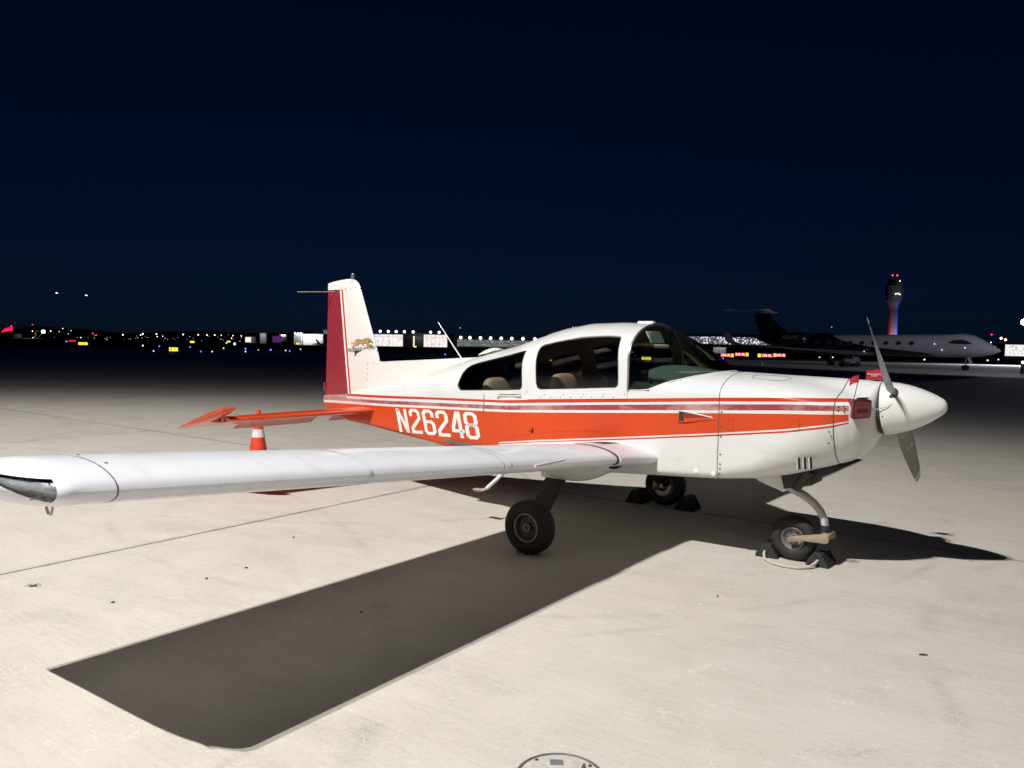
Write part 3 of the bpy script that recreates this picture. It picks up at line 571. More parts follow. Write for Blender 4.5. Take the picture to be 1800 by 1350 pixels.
MB().lathe((-3.505, -.0, 2.375), (0, 0, 1), [(-.08, .006), (-.02, .026), (.0, .03), (.018, .03), (.018, .024)], 14).build('beacon_base', M['finwhite'], cap, smooth=50)
MB().lathe((-3.505, 0, 2.394), (0, 0, 1), [(0, .024), (.06, .024), (.07, .019)], 14).build('beacon_glass', pmat('beacon_glass', (.30, .28, .30), .12, metal=.6), cap, smooth=50)
MB().lathe((-3.505, 0, 2.394), (0, 0, 1), [(0, .013), (.05, .013)], 10).build('beacon_tube', M['metal'], cap, smooth=50)
for s_ in (-1, 1): MB().tube([(-3.80, s_*.02, 2.253), (-4.06, s_*.37, 2.236)] if s_ < 0 else [(-3.80, .02, 2.253), (-4.06, .37, 2.27)], .006, 6).build('navigation_antenna_rod', pmat('brass_rod', (.45, .36, .24), .5, metal=.6), fin, smooth=60)
dor = MB(); rows = []
for x, zt in ((-1.45, 1.553), (-1.573, 1.522), (-2.0, 1.494), (-2.4, 1.470), (-2.8, 1.447), (-2.97, 1.436), (-3.03, 1.44), (-3.2, 1.44)):
    zb = itp(ZTT, x)-.03; t = itp([(-3.2, .040), (-2.9, .032), (-1.4, .026)], x); rows.append([(x, -t*1.5, zb), (x, -t, zb+(zt-zb)*.5), (x, -t*.75, zt-.012), (x, 0, zt), (x, t*.75, zt-.012), (x, t, zb+(zt-zb)*.5), (x, t*1.5, zb)])
dor.loft(rows, False); dor.build('dorsal_fin', M['finwhite'], AC, smooth=50)
# --- horizontal tail
def stab_z(x): return .862+.08*(x+3.27)
tl = pmat('stabilizer_end_rib', (.50, .06, .025), .5)
for s_ in (-1, 1):
    rows = []
    for y in [.03, .1, .18, .3]+frange(.5, 1.78, 6):
        le = itp([(0, -2.86), (.2, -2.93), (.32, -2.985), (1.78, -3.27)], y); hx = -3.66; c_ = hx-le; t = itp([(0, .05), (.3, .038), (1.78, .030)], y)
        pr = [(0, 0), (.02, .35), (.07, .62), (.2, .92), (.4, 1), (.7, .9), (1, .66)]
        up = [(le+c_*a, s_*y, stab_z(le+c_*a)+t*h) for a, h in pr]; lo = [(le+c_*a, s_*y, stab_z(le+c_*a)-t*h) for a, h in pr]
        rows.append(up+list(reversed(lo[1:])))
    st = MB().loft(rows, True, True, True).build('horizontal_stabilizer', M['orange'], AC, smooth=40)
    for a, r_ in ((-3.36, .016), (-3.45, .024), (-3.55, .018)): MB().lathe((a, s_*1.7805, stab_z(a)), (0, s_, 0), [(0, r_), (.0015, r_)], 14).build('rib_hole', M['black'], st, smooth=30)
    # elevator, drooping about its hinge
    dr = R_(17); hz = stab_z(-3.665)
    def rot(x, z): dx, dz = x+3.665, z; return (-3.665+dx*math.cos(dr)-dz*math.sin(dr)*0-0, hz+dx*math.sin(dr)+dz*math.cos(dr))
    rows = []
    for y in frange(.16, 1.79, 6):
        te = itp([(.16, -3.93), (.4, -4.0), (1.79, -4.02)], y); sec = [(-3.668, .024), (-3.8, .018), (te, .003), (te, -.003), (-3.8, -.018), (-3.668, -.024)]
        rows.append([(rot(x, z)[0], s_*y, rot(x, z)[1]) for x, z in sec])
    el = MB().loft(rows, True, True, True).build('elevator', M['orange'], AC, smooth=30)
    tt = MB().loft([[(-3.975, s_*y, .748), (-4.04, s_*y, .715), (-4.105, s_*(y if y < .5 else y+.03), .662), (-4.10, s_*y, .658), (-4.03, s_*y, .708), (-3.975, s_*y, .738)] for y in (.13, .6, 1.18)], True, True, True).build('trim_tab', M['orange'], el, smooth=30)
    rows = []
    for y, le, sc in ((1.792, -3.12, 1.0), (1.83, -3.13, 1.0), (1.87, -3.17, .85), (1.90, -3.26, .6), (1.915, -3.4, .25)):
        te = -4.03+.02*(y-1.79)*5; c_ = te-le; pr = [(0, 0), (.03, .4), (.12, .75), (.3, 1), (.6, .75), (1, .06)]
        up = [(le+c_*a, .045*h*sc) for a, h in pr]; lo = [(x, -z) for x, z in reversed(up[1:])]
        rows.append([(rot(x, z)[0], s_*y, rot(x, z)[1]) for x, z in up+lo])
    MB().loft(rows, True, True, True).build('elevator_horn', M['orange'], el, smooth=45)

# --- wings
INC = R_(6.0); AX = (-math.cos(INC), -math.sin(INC)); AN = (-math.sin(INC), math.cos(INC))
def foil(n=22):
    up, lo = [], []
    for i in range(n+1):
        x = (1-math.cos(math.pi*i/n))/2; yt = 5*.135*(.2969*math.sqrt(x)-.126*x-.3516*x*x+.2843*x**3-.1036*x**4)
        yc = .03/.16*(.8*x-x*x) if x < .4 else .03/.36*(.2+.8*x-x*x); up.append((x, yc+yt)); lo.append((x, yc-yt))
    return up, lo
UP, LO = foil()
FO = list(reversed(UP))+LO[1:]          # trailing edge over the top to the nose and back underneath
def zle(y): return .755+.080*(y-.42)
def wsec(y, s_, xle=.70, c_=1.325, th=1.0, a0=0.0, a1=1.0, grow=0):
    r = []
    for a, h in FO:
        if a < a0-1e-9 or a > a1+1e-9: continue
        px, pz = c_*a, c_*h*th+(grow if h > 0 else -grow)
        r.append((xle+AX[0]*px+AN[0]*pz, s_*y, zle(y)+AX[1]*px+AN[1]*pz))
    return r
def band(y0, y1, s_, name, mat, parent, a1=1.0, off=.0018, xle=.70):
    return MB().loft([wsec(y0, s_, a1=a1, grow=off, xle=xle+off), wsec(y1, s_, a1=a1, grow=off, xle=xle+off)], False).build(name, mat, parent, smooth=60, fix=False)
for s_ in (-1, 1):
    # fixed glove at the root, then the main panel
    gl = MB().loft([wsec(y, s_, .715+.05*max(0, (.75-y)/.3), 1.36+.05*max(0, (.75-y)/.3), 1.02) for y in frange(.40, 1.075, 8)], True, True, True).build('wing_root_glove', M['wingwhite'], AC, smooth=40)
    wing = MB().loft([wsec(y, s_) for y in frange(1.075, 4.80, 22)], True, True, True).build('wing', M['wingwhite'], AC, smooth=40)
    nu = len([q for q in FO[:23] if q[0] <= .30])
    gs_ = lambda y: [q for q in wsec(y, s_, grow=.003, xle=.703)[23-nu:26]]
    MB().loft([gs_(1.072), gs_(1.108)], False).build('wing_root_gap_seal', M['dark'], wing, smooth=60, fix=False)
    for y in (2.42, 3.57): band(y, y+.022, s_, 'lap_joint', M['wingwhite'], wing, a1=.75, off=.0025); band(y-.004, y, s_, 'panel_gap', M['seam'], wing, a1=.75, off=.0009)
    band(2.50, 2.503, s_, 'panel_gap', M['seam'], wing, a1=.6, off=.0009)
    # flap and aileron: hinge gap lines
    for y0, y1, nm in ((1.15, 2.95, 'flap'), (2.98, 4.78, 'aileron')):
        i0 = [i for i, q in enumerate(FO) if q[0] >= .78]
        o = MB().loft([wsec(y, s_, c_=1.325, grow=.003, a0=.78) for y in (y0, y1)], False); o.build(nm, M['wingwhite'], wing, smooth=50, fix=False)
        MB().tube([Vector(wsec(y, s_)[[j for j, q in enumerate(FO) if q[0] < .80][0]])+Vector((0, 0, .001)) for y in frange(y0, y1, 4)], .003, 4).build('hinge_gap', M['seam'], wing, smooth=0)
    # wing tip with the light bay in its front corner
    tp = []
    TS = [(4.805, .70, 1.0), (4.90, .70, 1.0), (4.955, .70, 1.0), (4.985, .685, .98), (5.01, .65, .93), (5.035, .60, .86), (5.058, .53, .76), (5.078, .45, .62), (5.092, .36, .45), (5.10, .27, .25), (5.102, .18, .06)]
    for y, xl, th in TS: tp.append(wsec(y, s_, xl, xl+.625, th))
    tip = MB().loft(tp, True, True, True).build('wing_tip', M['wingwhite'], wing, smooth=40)
    bm = bmesh.new(); bm.from_mesh(tip.data); zz0 = zle(5.0)
    PL = [((0, s_*4.995, 0), (0, s_, 0)), ((.36, 0, 0), (1, 0, 0)), ((0, 0, zz0+.040), (0, 0, -1)), ((.70, 0, zz0-.062), (.24, 0, 1))]
    for co, no in PL: bmesh.ops.bisect_plane(bm, geom=bm.verts[:]+bm.edges[:]+bm.faces[:], plane_co=co, plane_no=no)
    inside = [f for f in bm.faces if all((f.calc_center_median()-Vector(co)).dot(Vector(no)) > 0 for co, no in PL)]
    b2 = bm.copy(); b2.faces.ensure_lookup_table(); ids = set(f.index for f in inside); bm.faces.index_update()
    ids = set(f.index for f in inside)
    bmesh.ops.delete(b2, geom=[f for i, f in enumerate(b2.faces) if i not in ids], context='FACES'); bmesh.ops.delete(bm, geom=inside, context='FACES')
    bm.to_mesh(tip.data); bm.free(); finish(tip.data, 40); lme = bpy.data.meshes.new('tip_light_lens'); b2.to_mesh(lme); b2.free(); lme.materials.append(M['lens']); finish(lme, 70); ln = link('tip_light_lens', lme, wing)
    rme = lme.copy(); rme.materials.clear(); rme.materials.append(pmat('bright_lens_backing', (.62, .63, .66), .25, metal=.55, var=.5, vscale=45)); nv_ = [v.normal.copy() for v in lme.vertices]  # silver copy of the lens, added behind it to brighten the bay
    for v, q in zip(rme.vertices, nv_): v.co = v.co-q*.016
    link('bright_lens_backing', rme, wing)
    bay = MB(); bay.box((.355, s_*5.03, zle(5)-.005), (.01, .10, .08)); bay.box((.50, s_*4.998, zle(5)-.008), (.24, .005, .066)); bay.box((.48, s_*5.02, zle(5)-.03), (.20, .05, .006)); bay.build('light_bay', pmat('light_bay_silver', (.5, .51, .53), .35, metal=.5, var=.4, vscale=60), wing, smooth=0)
    MB().lathe((.50, s_*5.015, zle(5)-.0), (1, 0, 0), [(0, .008), (.015, .02), (.03, .026), (.03, .02)], 16).build('position_lamp', M['chrome'], wing, smooth=50)
    lb = MB(); lb.box((.55, s_*5.012, zle(5)-.022), (.06, .025, .010)); lb.build('led_strip', pmat('led_yellow', (.75, .62, .25), .3), wing, smooth=0)
    band(4.801, 4.805, s_, 'tip_seam', M['seam'], wing, a1=.62, off=.0012)
    for a in (5, 8, 10, 12, 14):
        q = wsec(4.765, s_)[22-a] if a < 22 else None
        MB().lathe(Vector(q)+Vector((0, 0, .0005)), (0, 0, 1), [(0, .007), (.002, .006)], 8).build('screw', M['rivet'], wing, smooth=30)
    MB().tube([(.30, s_*4.86, zle(4.86)-.07), (.30, s_*4.86, zle(4.86)-.125), (.285, s_*4.86, zle(4.86)-.145), (.262, s_*4.86, zle(4.86)-.145), (.247, s_*4.86, zle(4.86)-.125), (.247, s_*4.86, zle(4.86)-.07)], .006, 6).build('tie_down_ring', M['metal'], wing, smooth=60)
    # stall strip on the leading edge
    MB().box((.705, s_*2.02, zle(2.02)+.006), (.012, .34, .014)).build('stall_strip', M['text'], wing, smooth=0)
    # main gear: fairing, leg, wheel
    gm = MB(); rr = []
    for i in range(11):
        t = i/10; x = .60-.78*t; h = .15*math.sin(math.pi*(.04+.92*t))**.8; w_ = .13; z0 = zle(.93)-.055-.05*t
        rr.append([(x, s_*(.93)+w_*math.cos(a), z0-h*math.sin(a)) for a in frange(0, math.pi, 10)])
    gm.loft(rr, False); gm.build('gear_fairing', M['white'], AC, smooth=60)
    lg = MB(); rr = []
    for t in frange(0, 1, 8):
        y = .84+.33*t+.02*math.sin(math.pi*t); z = .62-.405*t; w_ = .105-.02*t; th = .019; x0 = .02-.02*t
        rr.append([(x0+w_*math.cos(a), s_*y+th*math.sin(a)*.8, z+th*math.sin(a)*.5) for a in (2*math.pi*i/16 for i in range(16))])
    lg.loft(rr, True, True, True); leg = lg.build('main_gear_leg', M['leg'], AC, smooth=60)
    MB().box((0.0, s_*.87, .60), (.24, .10, .08), top=1.1).build('leg_cuff', M['white'], leg, smooth=30, bevel=.012)
    MB().tube([(0, s_*1.13, .215), (0, s_*1.27, .215)], .022, 10).build('axle', M['metal'], leg, smooth=60)
    wh = empty('main_wheel'); wh.parent = AC; wh.location = (0, s_*1.234, .215)
    prof = [(-.05, .115), (-.068, .125), (-.077, .15), (-.076, .175), (-.066, .198), (-.045, .212), (-.03, .215), (-.027, .211), (-.022, .2155), (.0, .2165), (.022, .2155), (.027, .211), (.03, .215), (.045, .212), (.066, .198), (.076, .175), (.077, .15), (.068, .125), (.05, .115)]
    MB().lathe((0, 0, 0), (0, 1, 0), prof, 48, closed_prof=True).build('tyre', M['tyre'], wh, smooth=40)
    for q in (-1, 1):
        pr = [(.02, .0), (.02, .035), (.018, .06), (.02, .085), (.035, .098), (.052, .104), (.058, .110), (.057, .117), (.05, .119)]
        MB().lathe((0, 0, 0), (0, q, 0), pr, 36, caps=False).build('rim', M['hubdark'], wh, smooth=35)
        MB().lathe((0, 0, 0), (0, q, 0), [(.050, .100), (.060, .104), (.062, .112), (.058, .118)], 36, caps=False).build('rim_lip', M['hub'], wh, smooth=35)
        MB().lathe((0, 0, 0), (0, q, 0), [(.030, .036), (.048, .034), (.048, .026), (.030, .024)], 24, closed_prof=True).build('hub_ring', M['hub'], wh, smooth=35)
        MB().lathe((0, q*.02, 0), (0, q, 0), [(0, .036), (.02, .036), (.026, .03), (.026, .0)], 20).build('hub_cap', M['hubdark'], wh, smooth=35)
        for k_ in range(6):
            a = k_*math.pi/3+.3; MB().lathe((.07*math.cos(a), q*.02, .07*math.sin(a)), (0, q, 0), [(0, .009), (.012, .009), (.012, 0)], 6).build('wheel_bolt', M['rivet'], wh, smooth=30)
    MB().lathe((0, s_*1.16, .215), (0, 1, 0), [(-.006, .06), (-.006, .10), (.006, .10), (.006, .06)], 30, closed_prof=True).build('brake_disc', M['metal'], AC, smooth=40)
    cal = MB().box((-.075, s_*1.165, .20), (.05, .05, .075)); cal.box((-.085, s_*1.14, .185), (.03, .04, .03)); cal.build('brake_caliper', M['hub'], AC, smooth=30, bevel=.006)
# anti-slip walkway patch at the starboard root
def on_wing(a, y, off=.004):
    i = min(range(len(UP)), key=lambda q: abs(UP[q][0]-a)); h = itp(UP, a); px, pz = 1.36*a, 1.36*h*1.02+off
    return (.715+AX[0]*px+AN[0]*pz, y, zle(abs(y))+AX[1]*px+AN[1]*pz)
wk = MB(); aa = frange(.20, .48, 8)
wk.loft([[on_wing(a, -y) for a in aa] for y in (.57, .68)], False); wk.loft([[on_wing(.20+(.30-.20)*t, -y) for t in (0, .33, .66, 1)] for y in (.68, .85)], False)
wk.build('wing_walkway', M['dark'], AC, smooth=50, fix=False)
# --- nose gear, exhaust
MB().prism([(1.33, .66), (1.42, .60), (1.62, .535), (1.645, .56), (1.66, .70)], -.075, .075).build('nose_gear_fairing', M['white'], AC, smooth=30, bevel=.012)
pth = [(1.60, 0, .585), (1.68, 0, .555), (1.76, 0, .52), (1.83, 0, .475), (1.885, 0, .415), (1.915, 0, .35), (1.925, 0, .30)]
ns = MB().tube(pth, [.034, .033, .032, .031, .03, .03, .03], 14).build('nose_gear_strut', pmat('strut_white', (.50, .49, .47), .45, var=.15, vscale=25), AC, smooth=60)
MB().lathe((1.925, 0, .30), (0, 0, -1), [(-.01, .034), (.05, .034), (.05, .028)], 14).build('pivot_collar', M['dark'], ns, smooth=50)
for s_ in (-1, 1):
    fk = MB().prism([(1.975, .255), (1.98, .205), (1.962, .188), (1.80, .183), (1.70, .158), (1.675, .165), (1.672, .19), (1.70, .205), (1.90, .253)], s_*.088, s_*.104); fk.build('nose_fork_arm', M['fork'], AC, smooth=30, bevel=.004)
MB().box((1.945, 0, .235), (.07, .18, .045)).build('fork_crown', M['fork'], AC, smooth=30, bevel=.012)
nw = empty('nose_wheel'); nw.parent = AC; nw.location = (1.695, 0, .177)
prof = [(-.04, .085), (-.055, .095), (-.064, .118), (-.062, .142), (-.05, .166), (-.03, .176), (0, .178), (.03, .176), (.05, .166), (.062, .142), (.064, .118), (.055, .095), (.04, .085)]
MB().lathe((0, 0, 0), (0, 1, 0), prof, 44, closed_prof=True).build('tyre', M['tyre'], nw, smooth=45)
for q in (-1, 1):
    MB().lathe((0, 0, 0), (0, q, 0), [(.012, .0), (.012, .03), (.01, .045), (.014, .06), (.03, .070), (.044, .076), (.05, .082), (.048, .089), (.04, .09)], 32, caps=False).build('rim', M['hub'], nw, smooth=35)
    MB().lathe((0, q*.012, 0), (0, q, 0), [(0, .028), (.05, .026), (.07, .02), (.095, .016), (.095, 0)], 16).build('axle_end', M['hub'], nw, smooth=35)
    for k_ in range(6):
        a = k_*math.pi/3; MB().lathe((.052*math.cos(a), q*.012, .052*math.sin(a)), (0, q, 0), [(0, .007), (.01, .007), (.01, 0)], 6).build('wheel_bolt', M['rivet'], nw, smooth=30)
ex = MB().tube([(1.83, -.16, .74), (1.78, -.16, .66), (1.735, -.16, .59)], .036, 14, caps=False).build('exhaust_pipe', M['leg'], AC, smooth=60)
MB().box((1.74, -.02, .665), (.22, .30, .12), M=Matrix.Rotation(R_(-14), 4, 'Y')).build('cowl_flap', M['leg'], AC, smooth=30, bevel=.01)
# boarding step behind the starboard flap
stp = MB().tube([(-.72, -.45, .60), (-.83, -.58, .42), (-.90, -.66, .325)], [.02, .019, .019], 10).build('boarding_step', M['white'], AC, smooth=60)
MB().tube([(-.90, -.66, .325), (-.95, -.70, .302), (-1.02, -.69, .298), (-1.03, -.66, .300)], .012, 8).box((-.955, -.69, .312), (.13, .06, .008)).build('step_pad', M['seat'], stp, smooth=50)
# --- spinner and propeller
sa = Vector((.406, 0, .040)).normalized()
spb = Vector((2.308, 0, 1.243))
prf = [(0, .195), (.004, .197), (.06, .191), (.12, .179), (.18, .161), (.24, .137), (.30, .107), (.35, .077), (.38, .055), (.395, .040), (.403, .024), (.407, .010), (.408, .0)]
spn = MB().lathe(spb, sa, prf, 40).build('spinner', M['white'], AC, smooth=50)
MB().lathe(spb-sa*.03, sa, [(0, .188), (.028, .188), (.028, .0)], 40).build('spinner_backplate', M['black'], spn, smooth=40)
for k_ in range(10):
    a = k_*math.pi/5+.25; u = Vector((0, math.cos(a), math.sin(a))); MB().lathe(spb+sa*.022+u*.1955, u, [(0, .006), (.002, .005)], 8).build('screw', M['rivet'], spn, smooth=30)
hub = spb+sa*.075
def blade(sgn):
    rd = Vector((-.06*sgn, -.745*sgn, .61*sgn)).normalized(); td = sa.cross(rd).normalized()
    tdir = Vector((0, -.63*sgn, -.77*sgn)); td = td if td.dot(tdir) > 0 else -td
    rows = []
    for r, c_, be, t in ((.10, .075, 58, .05), (.17, .085, 50, .04), (.25, .115, 42, .03), (.38, .148, 33, .021), (.55, .155, 26, .015), (.75, .138, 20, .011), (.88, .118, 17, .009), (.94, .10, 16, .007), (.965, .065, 16, .005)):
        b_ = R_(be); cvec = td*math.cos(b_)+sa*math.sin(b_); nv = sa*math.cos(b_)-td*math.sin(b_)
        rows.append([hub+rd*r+cvec*(c_*x)+nv*(t*z) for x, z in ((.5, 0), (.36, .42), (.12, .6), (-.15, .5), (-.36, .25), (-.5, 0), (-.36, -.15), (0, -.25), (.36, -.2))])
    return rows
for sgn in (1, -1):
    rows = blade(sgn); bl = MB().loft(rows, True, True, True).build('propeller_blade', M['prop'], AC, smooth=50)
    # pale tip bands
    def lerp(a, b_, t): return [p_+(q-p_)*t for p_, q in zip(a, b_)]
    for t0, t1 in ((.15, .5), (.62, .98)):
        a, b_ = lerp(rows[6], rows[7], t0), lerp(rows[6], rows[7], t1)
        ctr = sum(a, Vector())/len(a); gx = lambda r: [q+(q-sum(r, Vector())/len(r)).normalized()*.0006 for q in r]
        MB().loft([gx(a), gx(b_)], True).build('tip_band', pmat('tip_band', (.55, .55, .53), .4), bl, smooth=50, fix=False)
    if sgn < 0:      # maker's mark on the lower blade
        b_ = R_(26); rdv = Vector((.06, .745, -.61)).normalized(); tdv = sa.cross(rdv).normalized(); tdv = tdv if tdv.dot(Vector((0, .63, .77))) > 0 else -tdv
        X_ = (tdv*math.cos(b_)+sa*math.sin(b_)).normalized(); Y_ = -rdv; Z_ = X_.cross(Y_).normalized(); o3 = hub+rdv*.50+Z_*.014
        mark_matrix = Matrix(((X_.x, Y_.x, Z_.x, o3.x), (X_.y, Y_.y, Z_.y, o3.y), (X_.z, Y_.z, Z_.z, o3.z), (0, 0, 0, 1))); mark_parent = bl
    MB().lathe(hub, (Vector((-.06*sgn, -.745*sgn, .61*sgn))), [(0, .048), (.182, .048), (.187, .04)], 20).build('blade_root_cutout', M['black'], spn, smooth=40)
# ------------------------------------------------------------------ lettering and small fittings on the aeroplane
def ribbon(mb, pts, hw, mapf, closed=False):
    P = [Vector((a, b_)) for a, b_ in pts]; n = len(P); L, Rr = [], []
    for i in range(n):
        a = P[i-1] if (i > 0 or closed) else None; c_ = P[(i+1) % n] if (i < n-1 or closed) else None
        d1 = (P[i]-a).normalized() if a is not None else None; d2 = (c_-P[i]).normalized() if c_ is not None else None
        d1 = d1 or d2; d2 = d2 or d1; n1 = Vector((-d1.y, d1.x)); n2 = Vector((-d2.y, d2.x)); m = (n1+n2)
        m = m.normalized(); kf = hw/max(.35, m.dot(n1)); L.append(P[i]+m*kf); Rr.append(P[i]-m*kf)
    seg = n if closed else n-1
    for i in range(seg):
        j = (i+1) % n; mb.add([mapf(q) for q in (L[i], L[j], Rr[j], Rr[i])], [(0, 1, 2, 3)])
GLY = {'N': [([(.055, 0), (.055, 1)], 0), ([(.385, 0), (.385, 1)], 0), ([(.06, .98), (.38, .02)], 0)],
       '2': [([(.055, .70), (.055, .86), (.13, .945), (.31, .945), (.385, .86), (.385, .62), (.055, .22), (.055, .055), (.44, .055)], 0)],
       '6': [([(.385, .70), (.385, .86), (.31, .945), (.13, .945), (.055, .86), (.055, .14), (.13, .055), (.31, .055), (.385, .14), (.385, .43), (.31, .52), (.07, .52)], 0)],
       '4': [([(.30, 0), (.30, .94), (.23, .94), (.05, .40), (.05, .265), (.42, .265)], 0)],
       '8': [([(.13, .945), (.31, .945), (.385, .86), (.385, .61), (.31, .52), (.13, .52), (.055, .61), (.055, .86)], 1), ([(.13, .52), (.31, .52), (.385, .43), (.385, .14), (.31, .055), (.13, .055), (.055, .14), (.055, .43)], 1)]}
GL = [[(-2.517, 0.941), (-2.337, 0.947), (-2.431, 0.69), (-2.254, 0.7)], [(-2.29, 0.953), (-2.11, 0.959), (-2.205, 0.7), (-2.027, 0.71)], [(-2.067, 0.963), (-1.88, 0.968), (-1.983, 0.707), (-1.799, 0.717)], [(-1.845, 0.97), (-1.659, 0.976), (-1.762, 0.712), (-1.578, 0.723)], [(-1.616, 0.98), (-1.424, 0.986), (-1.534, 0.72), (-1.343, 0.731)], [(-1.414, 0.988), (-1.218, 0.994), (-1.333, 0.729), (-1.139, 0.74)]]
for side in (-1, 1):
    for chx, Q in zip('N26248', GL):
        def mapf(q, Q=Q):
            u, v = q.x/.44, q.y; tl_, tr, bl_, br = [Vector(z) for z in Q]
            if side > 0: u = 1-u
            p_ = (tl_*(1-u)+tr*u)*v+(bl_*(1-u)+br*u)*(1-v); return (p_.x, side*(itp(WT, p_.x)+.0025), p_.y)
        QQ = Q if side < 0 else GL[5-'N26248'.index(chx)] if False else Q
        mb_ = MB()
        for pts, cl in GLY[chx]: ribbon(mb_, pts, .060, mapf, bool(cl))
        mb_.build('registration_letter', M['text'], fus, smooth=0, fix=False)
def textmesh(body, name, mat, parent, M4, size=1.0, ext=0.0):
    cu = bpy.data.curves.new(name, 'FONT'); cu.body = body; cu.size = size; cu.align_x = 'CENTER'; cu.align_y = 'CENTER'; cu.extrude = ext; cu.resolution_u = 2
    tmp = bpy.data.objects.new(name, cu); COL.objects.link(tmp); bpy.context.view_layer.update()
    me = bpy.data.meshes.new_from_object(tmp.evaluated_get(bpy.context.evaluated_depsgraph_get())); bpy.data.objects.remove(tmp); bpy.data.curves.remove(cu)
    me.transform(M4); me.materials.clear(); me.materials.append(mat); return link(name, me, parent)
# starboard side of fin: local frame u = +x, v = +z, facing -y
def finframe(x, z, y=-.0475, tilt=0): return Matrix.Translation((x, y, z)) @ Matrix.Rotation(R_(90), 4, 'X') @ Matrix.Rotation(tilt, 4, 'Z')
textmesh('GRUMMAN AMERICAN', 'maker_lettering', M['inkblack'], fin, finframe(-3.275, 1.582, -.0475, R_(5)) @ Matrix.Diagonal((1.12, 1, 1, 1)), .048)
ul = MB().add([(-3.50, -.0475, 1.546), (-3.27, -.0475, 1.563), (-3.33, -.0475, 1.545), (-3.38, -.0475, 1.52), (-3.41, -.0475, 1.485), (-3.413, -.0475, 1.545), (-3.50, -.0475, 1.541)], [tuple(range(7))]); ul.build('logo_flash', M['inkblack'], fin, smooth=0, fix=False)
def lpx(a, b_): return (-3.484+(a-380)*.000433, -.0477, 1.646-(b_-500)*.000316+(a-380)*.00000)
body = [(480, 500), (540, 460), (600, 390), (650, 350), (740, 365), (850, 385), (940, 330), (1040, 318), (1130, 322), (1200, 350), (1235, 400), (1200, 425), (1140, 405), (1100, 430), (1090, 480), (1140, 530), (1220, 545), (1300, 590), (1280, 612), (1180, 600), (1100, 600), (1010, 575), (985, 500), (940, 500), (880, 530), (930, 570), (900, 590), (850, 575), (760, 500), (700, 560), (640, 605), (560, 600), (500, 650), (450, 690), (435, 665), (490, 600), (560, 545), (610, 500), (620, 420), (540, 490), (470, 525), (385, 520), (385, 495)]
MB().add([lpx(a, b_) for a, b_ in body], [tuple(range(len(body)))]).build('leaping_cat_emblem', M['tan'], fin, smooth=0, fix=False)
sp_ = MB(); random.seed(3)
for a, b_ in ((660, 400), (700, 420), (740, 400), (780, 430), (820, 420), (870, 440), (900, 400), (950, 380), (1000, 360), (1050, 350), (1090, 370), (960, 455), (1000, 430), (680, 470), (640, 520), (600, 560), (580, 530), (1070, 500), (490, 572), (685, 572), (850, 470), (1130, 345), (420, 510), (930, 430)):
    r_ = random.uniform(9, 17); sp_.add([tuple(Vector(lpx(a+r_*math.cos(t), b_+r_*.8*math.sin(t)))+Vector((0, -.0006, 0))) for t in (i*math.pi/3 for i in range(6))], [tuple(range(6))])
sp_.build('emblem_spots', M['inkblack'], fin, smooth=0, fix=False)
# screws along the fin, canopy skirt and cowl seam
def screws(pts, parent, r=.0055, name='screw', mat='rivet', nrm=(0, -1, 0)):
    for q in pts: MB().lathe(q, nrm, [(0, r), (.0018, r*.8)], 8).build(name, M[mat], parent, smooth=30)
screws([(-3.19, -.0465, z) for z in (1.16, 1.22, 1.285, 1.345, 1.405)]+[(-3.10, -.044, 1.425)], fin, .006)
screws([(-3.42-.09*i, -.033, 2.292-.004*i) for i in range(6)], cap, .006)
screws([(-.40+.105*i, -.5385, sill(-.40+.105*i)+.012) for i in range(8)]+[(-.36+.2*i, -.5385, sill(-.36+.2*i)+.035) for i in range(5)], can, .005)
screws([(1.272, -.531, z) for z in (.70, .74, .775, .85, .985, 1.06, 1.175)], cow, .0075, 'cowl_fastener')
screws([(2.04, -(itp(WT, 2.04)+.0005), z) for z in (1.0, 1.08, 1.19)], cow, .0075, 'cowl_fastener')
screws([(2.09, -(itp(WT, 2.09)+.001), 1.265), (2.125, -.43, 1.268), (2.09, -(itp(WT, 2.09)+.001), 1.235), (2.125, -.43, 1.238)], nb, .007, 'cowl_fastener')
screws([(1.08, -.531, .70), (1.22, -.531, .695)], fus, .02, 'drain_hole_plug', 'text')
# cowl louvres
for i in range(3):
    x = 1.845+.04*i; z = .835+.006*i; w_ = itp(WT, x)
    lv = MB(); lv.box((x, -w_*.985+.012, z), (.010, .03, .085), M=Matrix.Rotation(R_(-6), 4, 'Y')); lv.build('louver_slot', M['black'], cow, smooth=0)
    MB().box((x-.008, -w_*.985+.009, z), (.007, .032, .085), M=Matrix.Rotation(R_(-6), 4, 'Y')).build('louver_lip', M['white'], cow, smooth=30, bevel=.003)
# cowl latch outlines
for x, z, h in ((1.345, 1.085, .085), (1.825, 1.115, .085)):
    w_ = itp(WT, x)+.0012; o = MB()
    for dx in (-.018, .018): o.add([(x+dx-.0015, -w_, z-h/2), (x+dx+.0015, -w_, z-h/2), (x+dx+.0015, -w_, z+h/2), (x+dx-.0015, -w_, z+h/2)], [(0, 1, 2, 3)])
    for dz in (-h/2, h/2): o.add([(x-.018, -w_-.0002, z+dz-.0015), (x+.018, -w_-.0002, z+dz-.0015), (x+.018, -w_-.0002, z+dz+.0015), (x-.018, -w_-.0002, z+dz+.0015)], [(0, 1, 2, 3)])
    o.build('latch_outline', pmat('latch_gap', (.22, .03, .015), .6), cow, smooth=0, fix=False)
